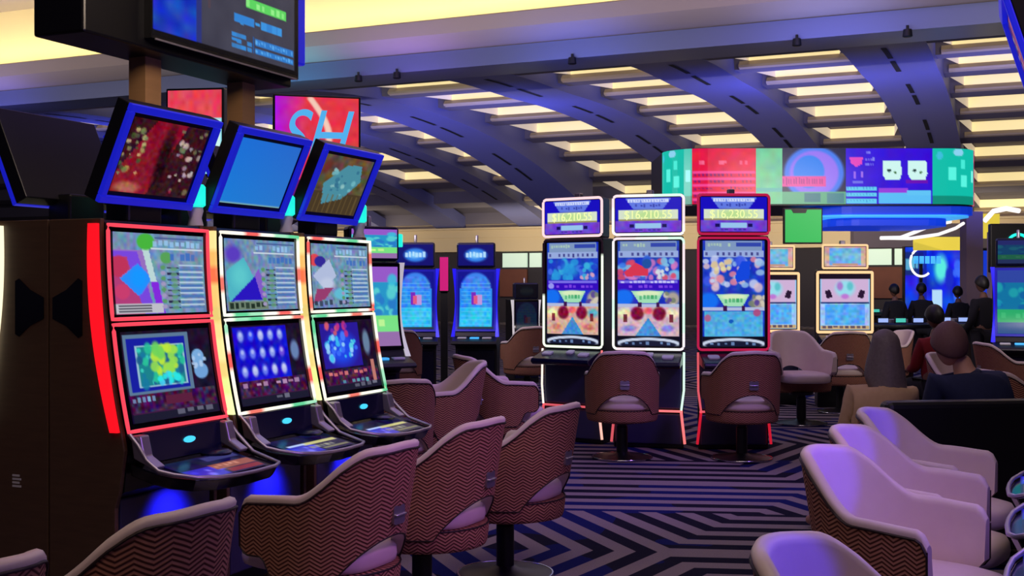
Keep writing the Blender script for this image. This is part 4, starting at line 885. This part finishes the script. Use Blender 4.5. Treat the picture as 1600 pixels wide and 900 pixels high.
# back wall windows and panels
def backpanel(nm, px0, px1, z0, z1, m, d=40.55, kind='structure'):
    def A_of(px):
        x = (px - 800) / F; Y = d / (x * U[0] + U[1]); return Y * (x * A[0] + A[1])
    return tag(quad_au(A_of(px0), A_of(px1), d - 0.05, d + 0.04, z0, z1).build(nm, m), kind=kind)
for i, (p0, p1) in enumerate(((786, 824), (828, 846), (1357, 1393), (1398, 1420), (1424, 1440))): backpanel(f'window_{i + 1}', p0, p1, 2.12, 2.66, M['pane'])
for px0, px1 in ((780, 824), (1352, 1445)): backpanel(f'trim_{n_trim}', px0, px1, 1.0, 2.05, M['brick']); n_trim += 1
# pillar and lit features at the back right
p = struct('pillar_right', MB().box(X(1510, 22), X(1536, 22), 22, 22.32, 0, 2.85), M['pillar'])
p = struct('pillar_far', MB().box(X(1548, 25), X(1556, 25), 25, 25.2, 0, 2.6), M['pillar'])
t = thing('light_sign', 'long plain yellow lit sign left of the mauve pillar', 'sign', (X(1472, 24), 24, Z(391, 24)), 0)
MB().box(-0.57, 0.57, 0, 0.12, 0, 0.28).build('lit_face', M['yellow'], t, None, 0.02)
t = thing('ribbon_light', 'white curved ribbon light hanging above the yellow sign', 'light', (X(1440, 21), 21, Z(372, 21)), 0)
def cvp(pts): return densify([(X(px, 21) - X(1440, 21), dy, Z(py, 21) - Z(372, 21)) for px, py, dy in pts], 0.1, False)
MB().tube(cvp([(1376, 372, 0), (1410, 371, .1), (1440, 361, .3), (1470, 350, .5), (1508, 343, .7)]), 0.035, 8).build('upper_ribbon', M['ledw'], t, 60)
MB().tube(cvp([(1376, 372, 0), (1420, 373, -.1), (1460, 367, -.2), (1490, 357, -.1), (1512, 348, .2)]), 0.03, 8).build('lower_ribbon', M['ledw'], t, 60)
t = thing('ribbon_light', 'white ribbon light at the right edge over the beige wall', 'light', (X(1560, 23), 23, Z(330, 23)), 0)
MB().tube(densify([(-0.28, 0, -0.2), (-0.1, 0, 0.0), (0.2, 0.1, 0.06), (0.5, 0.2, 0.02)], 0.08, False), 0.05, 8).build('ribbon', M['ledw'], t, 60)
struct('wall_beige', MB().box(X(1334, 30), X(1600, 30) + 3, 30, 30.3, Z(387, 30), Z(349, 30)), M['beige'])
struct(f'trim_{n_trim}', MB().box(X(1534, 26), X(1562, 26), 26, 26.3, Z(372, 26), Z(334, 26)), M['yellow']); n_trim += 1  # emissive yellow stands for warm light falling on this wall top
def a_bluewall():
    a = cv(60, 44, (14, 50, 216)); NZ(a, 6, 40, 5); R(a, 0, .06, .28, .36, (14, 40, 120)); GL(a, .02, .12, .3, .3, (120, 220, 240), 4, 2, .8); E(a, .55, .28, .13, .22, (90, 236, 226), 1, .5); R(a, .2, 0, .34, 1, (10, 20, 140), .7); R(a, .42, .55, .56, 1, (180, 220, 250)); BL(a, 4, 16, (.6, .1, 1, .9), [(60, 110, 250), (150, 200, 250), (20, 40, 200)], .04, .08); return a
t = thing('video_wall', 'bright blue video wall with pale letters between the yellow sign and the tables', 'screen', (X(1465, 27), 27, 0), 0)
vb = MB().box(-0.78, 0.78, 0, 0.15, 0, 2.35).build('frame', M['dkbox'], t); screen('picture', a_bluewall(), flat(-0.76, 0.76, 2.33, 0.5, -0.006), vb)
t = thing('video_wall', 'narrow blue lit display right of the mauve pillar', 'screen', (X(1543, 27), 27, 0), 0)
vb = MB().box(-0.12, 0.12, 0, 0.12, 0, 2.3).build('frame', M['dkbox'], t); MB().box(-0.1, 0.1, -0.006, 0, 0.9, 2.25).build('picture', M['bluelit'], t)
t = thing('ring_sign', 'white ring light with blue letters at the left of the video wall', 'sign', (X(1440, 24.5), 24.5, 0), 0)
MB().tube([(0.24 * math.cos(a), 0, 1.93 + 0.30 * math.sin(a)) for a in np.linspace(1.2, 5.4, 24)], 0.025, 8).build('ring_tube', M['ledw'], t, 60); GLB = MB()
for q in range(5): GLB.box(-0.16 + q * .12, -0.08 + q * .12, -0.03, 0.02, 1.9, 2.06)
GLB.build('letter_block', M['cyanlit'], t); MB().box(-0.03, 0.03, 0.02, 0.06, 0, 2.0).build('pole', M['black'], t); MB().box(-0.2, 0.2, -0.1, 0.2, 0, 0.03).build('foot_plate', M['black'], t)
t = thing('round_sign', 'dark sign with a teal ring at the upper right edge', 'sign', (X(1588, 16), 16, 0), 0)
MB().box(-0.36, 0.5, 0, 0.1, 1.62, 2.3).build('panel', M['dkbox'], t, None, 0.02); MB().tube([(0.02 + 0.16 * math.cos(a), -0.02, 1.98 + 0.17 * math.sin(a)) for a in np.linspace(0, 2 * math.pi, 28)[:-1]], 0.02, 8, True).build('ring_tube', M['cyan'], t, 60)
MB().box(-0.05, 0.05, 0.02, 0.08, 0, 1.65).build('pole', M['black'], t); MB().box(-0.34, 0.5, -0.03, 0, 1.56, 1.61).build('lit_strip', M['cyanlit'], t); MB().box(-0.25, 0.25, -0.2, 0.25, 0, 0.03).build('foot_plate', M['black'], t)
# scissor bracket where the big arch lands
o = AU(-13.15, 34.7, 0); cb = MB().box(-0.45, 0.45, -0.3, 0.3, 0, 3.35); c = struct('pillar_arch', cb, M['rib']); c.location = (o.x, o.y, 0); c.rotation_euler[2] = ROT - math.pi / 2
t = thing('lamp_bracket', 'curved metal bracket with lamps where the big arch meets the wall', 'light', (o.x, o.y, 3.35), ROT - math.pi / 2)
MB().tube(densify([(-0.5, -0.5, 0.3), (0.1, -0.5, 0.0), (0.5, -0.5, -0.5), (0.55, -0.5, -1.1)], 0.1, False), 0.07, 8).tube(densify([(-0.2, -0.5, 0.5), (0.4, -0.5, 0.1), (0.8, -0.5, -0.5)], 0.1, False), 0.05, 8).build('arm', M['silver'], t, 60)
for xx in (-0.3, 0.1, 0.45): MB().lathe([(0.05, 0.2), (0.1, 0.25), (0.1, 0.4), (0.04, 0.44)], xx, -0.5, 12).build('lamp', M['white'], t, 40)

# ------------------------------------------------------------------ gaming tables at the back right
def table(label, px, Y, rz, felt, glow):
    t = thing('gaming_table', label, 'table', (X(px, Y), Y, 0), rz, 'gaming tables of the pit'); t.scale = (0.55, 0.6, 1)
    half = [(0.95 * math.cos(a), -0.75 * math.sin(a)) for a in np.linspace(0, math.pi, 22)]
    MB().prism(half + [(-0.95, 0.15), (0.95, 0.15)], 0.80, 0.86, 'z').build('table_rail', M['leather'], t, None, 0.02)
    MB().prism([(x * .88, y * .86) for x, y in half] + [(-0.83, 0.12), (0.83, 0.12)], 0.86, 0.868, 'z').build('felt_top', felt, t)
    MB().prism([(x * .5, y * .45) for x, y in half] + [(-0.45, 0.1), (0.45, 0.1)], 0.0, 0.80, 'z').build('pedestal', M['tablewood'], t)
    for q, xx in enumerate((-0.5, 0.0, 0.5)):
        s = MB().prism([(-0.16 + xx, -0.28), (0.16 + xx, -0.28), (0.16 + xx, -0.22), (-0.16 + xx, -0.22)], 0.868, 0.96, 'z').build('bet_screen', M['dkbox'], t, None, 0.008)
        MB().box(xx - 0.14, xx + 0.14, -0.286, -0.281, 0.885, 0.945).build('lit_face', glow[q % len(glow)], s)
    MB().box(-0.35, 0.35, 0.0, 0.1, 0.868, 0.93).build('chip_tray', M['silver'], t, None, 0.01)
g1 = mt('pale_blue_glow', (150, 176, 236), 0.9); g2 = mt('teal_glow', (70, 190, 170), 0.9)
table('gaming table with pale blue lights left of the person in red', 1400, 17.5, 0.1, M['feltb'], (g1, g2))
table('gaming table with pale blue lights behind the person in red', 1500, 17.9, -0.05, M['feltb'], (g1, g1))
table('gaming table with teal lights behind the first pit table', 1385, 24.0, 0.0, M['felt'], (g2, g2))
table('gaming table with teal lights at the right edge of the pit', 1590, 20.5, -0.2, M['felt'], (g2, g1))
# black bench with a tall back, between the right chairs and the couple
t = thing('bench', 'long black padded bench whose tall back hides the couple from the waist down', 'bench', (2.53, 5.95, 0), math.radians(180 + 8))
MB().box(-0.68, 0.68, 0.0, 0.11, 0.10, 0.865).build('backrest', M['leather'], t, None, 0.035, seg=3); MB().box(-0.68, 0.68, -0.5, -0.005, 0.13, 0.235).build('seat', M['leather'], t, None, 0.03, seg=3); 
for xx in (-0.6, 0.6):
    for yy in (-0.42, 0.05): MB().box(xx - .03, xx + .03, yy - .03, yy + .03, 0, 0.14).build('leg', M['black'], t)

# ------------------------------------------------------------------ people
def skin_mesh(name, J, edges, m, root, sub=2):
    keys = list(J); me = bpy.data.meshes.new(name); me.from_pydata([J[k][0] for k in keys], [(keys.index(a), keys.index(b)) for a, b in edges], [])
    o = bpy.data.objects.new(name, me); COL.objects.link(o); sk = o.modifiers.new('s', 'SKIN'); sk.use_smooth_shade = True
    for i, k in enumerate(keys):
        r = J[k][1]; d = me.skin_vertices[0].data[i]; d.radius = (r, r) if isinstance(r, (int, float)) else r; d.use_root = (k == root)
    sb = o.modifiers.new('d', 'SUBSURF'); sb.levels = sb.render_levels = sub
    me2 = bpy.data.meshes.new_from_object(o.evaluated_get(bpy.context.evaluated_depsgraph_get())); bpy.data.objects.remove(o)
    me2.name = name; me2.materials.clear(); me2.materials.append(m)
    me2.polygons.foreach_set('use_smooth', [True] * len(me2.polygons)); return me2
def head_mesh(mb, c, r, fwd=-1, tilt=0.0):
    n, k = 28, 20; vs = []
    for j in range(k + 1):
        ph = math.pi * j / k
        for i in range(n):
            a = 2 * math.pi * i / n; x, y, z = math.sin(ph) * math.cos(a), math.sin(ph) * math.sin(a), math.cos(ph)
            fr = max(0.0, -y); w = 0.80 - 0.12 * max(0, -z) - 0.06 * fr * max(0, -z)
            yy = y * (0.98 if z > -0.2 else 0.98 - 0.24 * (-z - 0.2) * (1 if y > 0 else 0.1))
            bump = 0.0
            if fr > 0.75:
                bump += 0.20 * math.exp(-((x / .13) ** 2 + ((z + .08) / .16) ** 2)) - 0.06 * (math.exp(-(((abs(x) - .32) / .15) ** 2 + ((z - .1) / .1) ** 2))) + 0.05 * math.exp(-((x / .25) ** 2 + ((z + .45) / .07) ** 2)) + 0.04 * math.exp(-((x / .3) ** 2 + ((z + .82) / .15) ** 2))
            ear = 0.14 * math.exp(-(((y - .08) / .16) ** 2 + ((z + .02) / .25) ** 2)) if abs(x) > .8 else 0.0
            vs.append((c[0] + r * x * (w + ear), c[1] + r * (yy - bump), c[2] + r * z * 1.22))
    mb.add(vs, [(j * n + i, (j + 1) * n + i, (j + 1) * n + (i + 1) % n, j * n + (i + 1) % n) for j in range(k) for i in range(n)])
def person(label, loc, rz, seated, shirt, hair, hairstyle, skin, scale=1.0, lean=(0, 0), head=None, group=None):
    t = thing('person', label, 'person', loc, rz, group); t.scale = (scale,) * 3
    lx, ly = lean; hz = 0.46 if seated else 0.92
    J = {}; Ed = []
    def j(k, p, r, to=None):
        J[k] = (p, r)
        if to: Ed.append((to, k))
    j('pel', (0, 0, hz), (0.15, 0.11)); j('sp', (lx * .3, ly * .3 + .02, hz + .2), (0.14, 0.105), 'pel'); j('ch', (lx * .7, ly * .7 + .02, hz + .38), (0.16, 0.11), 'sp'); j('nb', (lx * .85, ly * .85 + .02, hz + .485), (0.125, 0.085), 'ch'); j('nk', (lx, ly + .01, hz + .535), 0.056, 'nb'); j('hd', (lx * 1.08, ly * 1.12 - .005, hz + .63), 0.058, 'nk')
    for s, n in ((1, 'l'), (-1, 'r')):
        j('sh' + n, (lx * .9 + s * .17, ly * .9 + .02, hz + .46), 0.066, 'ch'); 
        if seated: e, w = (lx * .8 + s * .205, ly * .6 - .04, hz + .2), (lx + s * .17, ly - .26, hz + .16)
        else: e, w = (lx * .8 + s * .24, ly + .03, hz + .18), (lx * .5 + s * .2, ly - .18, hz + .02)
        j('el' + n, e, 0.045, 'sh' + n); j('wr' + n, w, 0.029, 'el' + n); d = (Vector(w) - Vector(e)).normalized(); pm = Vector(w) + d * 0.06; j('pm' + n, tuple(pm), (0.036, 0.018), 'wr' + n)
        for q, (fx, fl) in enumerate(((-.028, .06), (-.009, .075), (.011, .07), (.029, .055))):
            b = pm + Vector((fx, 0, 0)) + d * .035; j(f'f{n}{q}', tuple(b), 0.0085, 'pm' + n); j(f'g{n}{q}', tuple(b + d * fl * .6 + Vector((0, 0, -.012))), 0.008, f'f{n}{q}'); j(f'h{n}{q}', tuple(b + d * fl * .8 + Vector((0, 0, -.035))), 0.007, f'g{n}{q}')
        b = pm + Vector((-s * .04, 0, 0)); j('t0' + n, tuple(b), 0.011, 'pm' + n); j('t1' + n, tuple(b + d * .04 + Vector((-s * .02, 0, 0))), 0.009, 't0' + n)
        j('hp' + n, (s * .09, 0, hz - .03), 0.098, 'pel')
        if seated: kn, an, to = (s * .12, -.43, hz + .0), (s * .12, -.42, .09), (s * .13, -.58, .04)
        else: kn, an, to = (s * .1, -.02, .5), (s * .1, .03, .09), (s * .12, -.12, .04)
        j('kn' + n, kn, 0.064, 'hp' + n); j('an' + n, an, 0.042, 'kn' + n); j('to' + n, to, 0.036, 'an' + n)
    me = skin_mesh('body', J, Ed, skin, 'pel'); hc = head or (lx * 1.15, ly * 1.2 - .03, hz + .74)
    bm = bmesh.new(); bm.from_mesh(me); hb = MB(); head_mesh(hb, hc, 0.098); tmp = hb.mesh('tmp', skin); bm.from_mesh(tmp); bm.to_mesh(me); bm.free(); bpy.data.meshes.remove(tmp)
    me.polygons.foreach_set('use_smooth', [True] * len(me.polygons)); obj('body', me, t)
    up = ['pel', 'sp', 'ch', 'nb', 'nk', 'shl', 'shr', 'ell', 'elr', 'wrl', 'wrr']; sub = {k: (J[k][0], tuple(v * 1.14 + .012 for v in (J[k][1] if isinstance(J[k][1], tuple) else (J[k][1],) * 2))) for k in up}
    obj('shirt', skin_mesh('shirt', sub, [e for e in Ed if e[0] in sub and e[1] in sub], shirt, 'pel'), t)
    lo = ['pel', 'hpl', 'hpr', 'knl', 'knr', 'anl', 'anr']; sub = {k: (J[k][0], tuple(v * 1.1 + .012 for v in (J[k][1] if isinstance(J[k][1], tuple) else (J[k][1],) * 2))) for k in lo}
    obj('trousers', skin_mesh('trousers', sub, [e for e in Ed if e[0] in sub and e[1] in sub], M['trouser'], 'pel'), t)
    mb = MB(); n, k = 28, 14; vs = []; drop = 0.30 if hairstyle == 'long' else 0.0
    for jx in range(k + 1):
        v = jx / k
        for i in range(n):
            a = 2 * math.pi * i / n; bk = 0.5 + 0.5 * math.sin(a)      # 1 at the back of the head
            th = (0.36 + 0.33 * bk if hairstyle != 'bald' else .3 * bk) * math.pi * v if hairstyle != 'long' else (0.30 + 0.25 * bk) * math.pi * v
            r = 0.104; x, y, z = math.sin(th) * math.cos(a) * .86, math.sin(th) * math.sin(a), math.cos(th) * 1.2
            dz = drop * bk ** .5 * max(0, v - .55) / .45; sp_ = 1 + (0.55 * max(0, v - .45) if hairstyle == 'long' else 0) + (0.045 * math.sin(a * 11 + math.sin(a * 4) * 2) * v if hairstyle == 'long' else 0.01 * math.sin(a * 9 + v * 5))
            vs.append((hc[0] + r * x * sp_, hc[1] + r * y * sp_ + (.012 if hairstyle == 'long' else .004), hc[2] + r * z - dz))
    mb.add(vs, [(q * n + i, (q + 1) * n + i, (q + 1) * n + (i + 1) % n, q * n + (i + 1) % n) for q in range(k) for i in range(n)])
    ho = mb.build('hair', hair, t, 80); s = ho.modifiers.new('thick', 'SOLIDIFY'); s.thickness = 0.012; s.offset = 1
    return t
person('person with long grey brown hair in an ochre top seated on the bench', (1.955, 6.42, 0.0), math.radians(186), True, M['shirty'], M['hairg'], 'long', M['skin'], 0.90, (-0.13, 0.0))
person('person with close cropped hair in a navy top seated leaning beside the long haired person', (2.68, 6.42, 0.0), math.radians(178), True, M['shirtb'], mat_noise('cropped_hair', (104, 72, 74), (120, 86, 84), 60, 0.7), 'short', M['skin'], 0.98, (0.18, 0.03), (0.25, 0.01, 0.46 + .68))
far = [('person in dark clothes standing tall before the mauve pillar', 1536, 15.4, 200, False, 'shirtk', 0.88), ('person in dark clothes at the left end of the pit tables', 1398, 18.9, 190, False, 'shirtk', 0.82), ('person in black left of the ring light', 1440, 19.0, 170, False, 'shirtk', 0.83), ('person in a red top seated behind the couple', 1462, 11.6, 185, True, 'shirtr', 0.94), ('person in dark clothes silhouetted on the blue video wall', 1497, 19.0, 180, False, 'shirtk', 0.80)]
for lab, px, Y, rz, seat, sh, s in far:
    person(lab, (X(px, Y), Y, 0.0), math.radians(rz), seat, M[sh], M['hairk'], 'short', M['skind'], s)
    if seat:
        st = thing('stool', 'dark round stool under the ' + lab.split(' seated')[0].split(' at the')[0] + (' by the ring light' if 'ring' in lab else ' at the back'), 'stool', (X(px, Y), Y, 0), 0)
        z = 0.26 * s; MB().lathe([(0.16, z - .05), (0.18, z - .03), (0.18, z - .01), (0.15, z)], 0, 0, 20).build('seat', M['leather'], st, 40); MB().lathe([(0.17, 0), (0.17, 0.02), (0.03, 0.04), (0.03, z - .05)], 0, 0, 16).build('base', M['black'], st, 40)

# ------------------------------------------------------------------ light
def lamp(kind, name, loc, energy, color, size=1.0, sy=None, target=None, spot=60, blend=0.6):
    l = bpy.data.lights.new(name, kind); l.energy = energy; l.color = color
    if kind == 'AREA':
        l.shape = 'RECTANGLE'; l.size = size; l.size_y = sy or size
    elif kind == 'SPOT': l.spot_size = math.radians(spot); l.spot_blend = blend; l.shadow_soft_size = size
    else: l.shadow_soft_size = size
    o = bpy.data.objects.new(name, l); COL.objects.link(o); o.location = loc
    if target is not None: o.rotation_euler = (Vector(target) - Vector(loc)).to_track_quat('-Z', 'Y').to_euler()
    return o
w = bpy.data.worlds.new('world'); sc.world = w; w.use_nodes = True
w.node_tree.nodes['Background'].inputs[0].default_value = (0.16, 0.13, 0.30, 1); w.node_tree.nodes['Background'].inputs[1].default_value = 0.10
# unseen overhead fill lamps, pink and purple, added over seats and left bank
lamp('AREA', 'overhead_fill', (0.8, 3.0, 6.9), 80, (1.0, 0.78, 0.76), 3.5, 3.5, (0.4, 4.4, 0))
lamp('AREA', 'overhead_fill', (-1.6, 0.6, 4.6), 24, (1.0, 0.74, 0.60), 1.5, 1.5, (-1.2, 4.6, 0.8))
lamp('AREA', 'overhead_fill', (0.0, 10.0, 6.9), 80, (0.5, 0.32, 1.0), 4, 4, (0, 10, 0))
lamp('AREA', 'overhead_fill', (4.0, 14.0, 6.9), 55, (0.5, 0.34, 1.0), 4, 4, (4, 14, 0))
# cove lamps on the beam ledge washing the cream wall above it
for a in (-40, -30, -20, -10, 0):
    lamp('AREA', 'cove_lamp', AU(a, 17.35, 5.92), 110, (1.0, 0.86, 0.5), 9.6, 0.3, AU(a, 18.0, 6.6))
# neutral fill lamps added out in the hall to lift the beam front
for a in (-20, -8, 2): lamp('AREA', 'beam_fill', AU(a, 11.0, 3.6), 210, (1.0, 0.86, 0.84), 3, 1, AU(a, 17, 5.7))
# unseen blue lamps added below to tint the ribs
for a, d, e in ((-4, 22.5, 120), (-10.5, 23, 120), (-15.5, 24, 110), (-21, 22, 90), (0, 22, 85)):
    lamp('AREA', 'blue_rib_fill', AU(a, d, 3.3), e, (0.14, 0.17, 1), 1.5, 1.5, AU(a, d + 1.5, 5.5))
for a in (-2, -9, -16): lamp('AREA', 'hall_fill', AU(a, 25, 2.6), 60, (1.0, 0.86, 0.76), 7, 9, AU(a, 27.5, 6))  # added upward fill, standing in for light bounced off the floor
for a in (-4, -14, -26): lamp('AREA', 'cornice_fill', AU(a, 37.2, 2.6), 150, (1.0, 0.86, 0.62), 9, 0.6, AU(a, 40.2, 3.4))  # fill lamps added to brighten the back cornice
for a, c in ((-2.5, (.25, .3, 1)), (-6.5, (.05, .12, 1)), (-9.5, (.35, .2, 1)), (-12, (.1, .7, .9)), (-19, (.2, .18, 1))): lamp('AREA', 'band_fill', AU(a, 16.6, 4.7), 16, c, 1.6, 0.3, AU(a, 17.4, 5.25))  # coloured lamps added to tint the metal band
# added violet spots on the chair backs, standing for the right bank's glow
for px, Y in ((1218, 2.62), (1280, 4.1), (1318, 4.7), (1358, 5.36)):
    q = Vector(back_at(px, Y, RR)); f = Vector((math.sin(RR), -math.cos(RR), 0)); tg = q - f * 0.30 + Vector((0, 0, 0.76))
    lamp('SPOT', 'violet_spot', q + f * 0.62 + Vector((0, 0, 1.45)), 36, (0.05, 0.01, 1.0), 0.02, None, tg, 17, 0.35)
for s in (-0.42, 0.28, 0.98):
    p = Vector((RO.x + U[0] * s - A[0] * 0.12, RO.y + U[1] * s - A[1] * 0.12, 1.45)); lamp('AREA', 'screen_fill', p, 2.6, (0.45, 0.2, 1.0), 0.5, 0.6, p - Vector((A[0], A[1], 0.35)))  # area lamps added to strengthen the right bank's screen light
lamp('SPOT', 'purple_fill', (2.6, 3.2, 3.2), 150, (0.75, 0.28, 1.0), 0.3, None, (-0.1, 4.6, 0.6), 48, 0.8)  # spot added overhead to tint the left chairs purple
lamp('SPOT', 'purple_fill', (3.2, 6.5, 3.6), 300, (0.42, 0.2, 1.0), 0.3, None, (0.4, 8.6, 0.6), 60, 0.8)  # another added spot, tinting the middle chairs
lamp('AREA', 'post_fill', (Lp(0.1, 0.5)[0], Lp(0.1, 0.5)[1], 2.75), 5, (1.0, 0.78, 0.6), 0.3, 0.3, (Lp(0.8, -0.3)[0], Lp(0.8, -0.3)[1], 2.35))  # warm fill added to lighten the sign posts
# blue lamps under the left decks
for k in range(3):
    x, y, _ = Lp(0.34 + 0.68 * k, 0.2); b = Lp(0.34 + 0.68 * k, 0.02); lamp('SPOT', 'deck_lamp', (x, y, 0.61), 34, (0.02, 0.02, 1.0), 0.03, None, (b[0], b[1], 0.50), 82, 1.0)

# ------------------------------------------------------------------ camera
cam = bpy.data.cameras.new('camera'); co = bpy.data.objects.new('camera', cam); COL.objects.link(co)
co.location = (0, 0, H); co.rotation_euler = (math.pi / 2, 0, 0); cam.sensor_width = 36; cam.lens = 36 * F / 1600; cam.shift_y = -5 / 1600; cam.clip_start = 0.05; cam.clip_end = 200
sc.camera = co
sc.view_settings.view_transform = 'Standard'; sc.view_settings.look = 'None'; sc.view_settings.gamma = 1; sc.view_settings.exposure = 0; sc.view_settings.use_curve_mapping = False
sc.cycles.use_denoising = True; sc.cycles.max_bounces = 6; sc.cycles.sample_clamp_indirect = 4
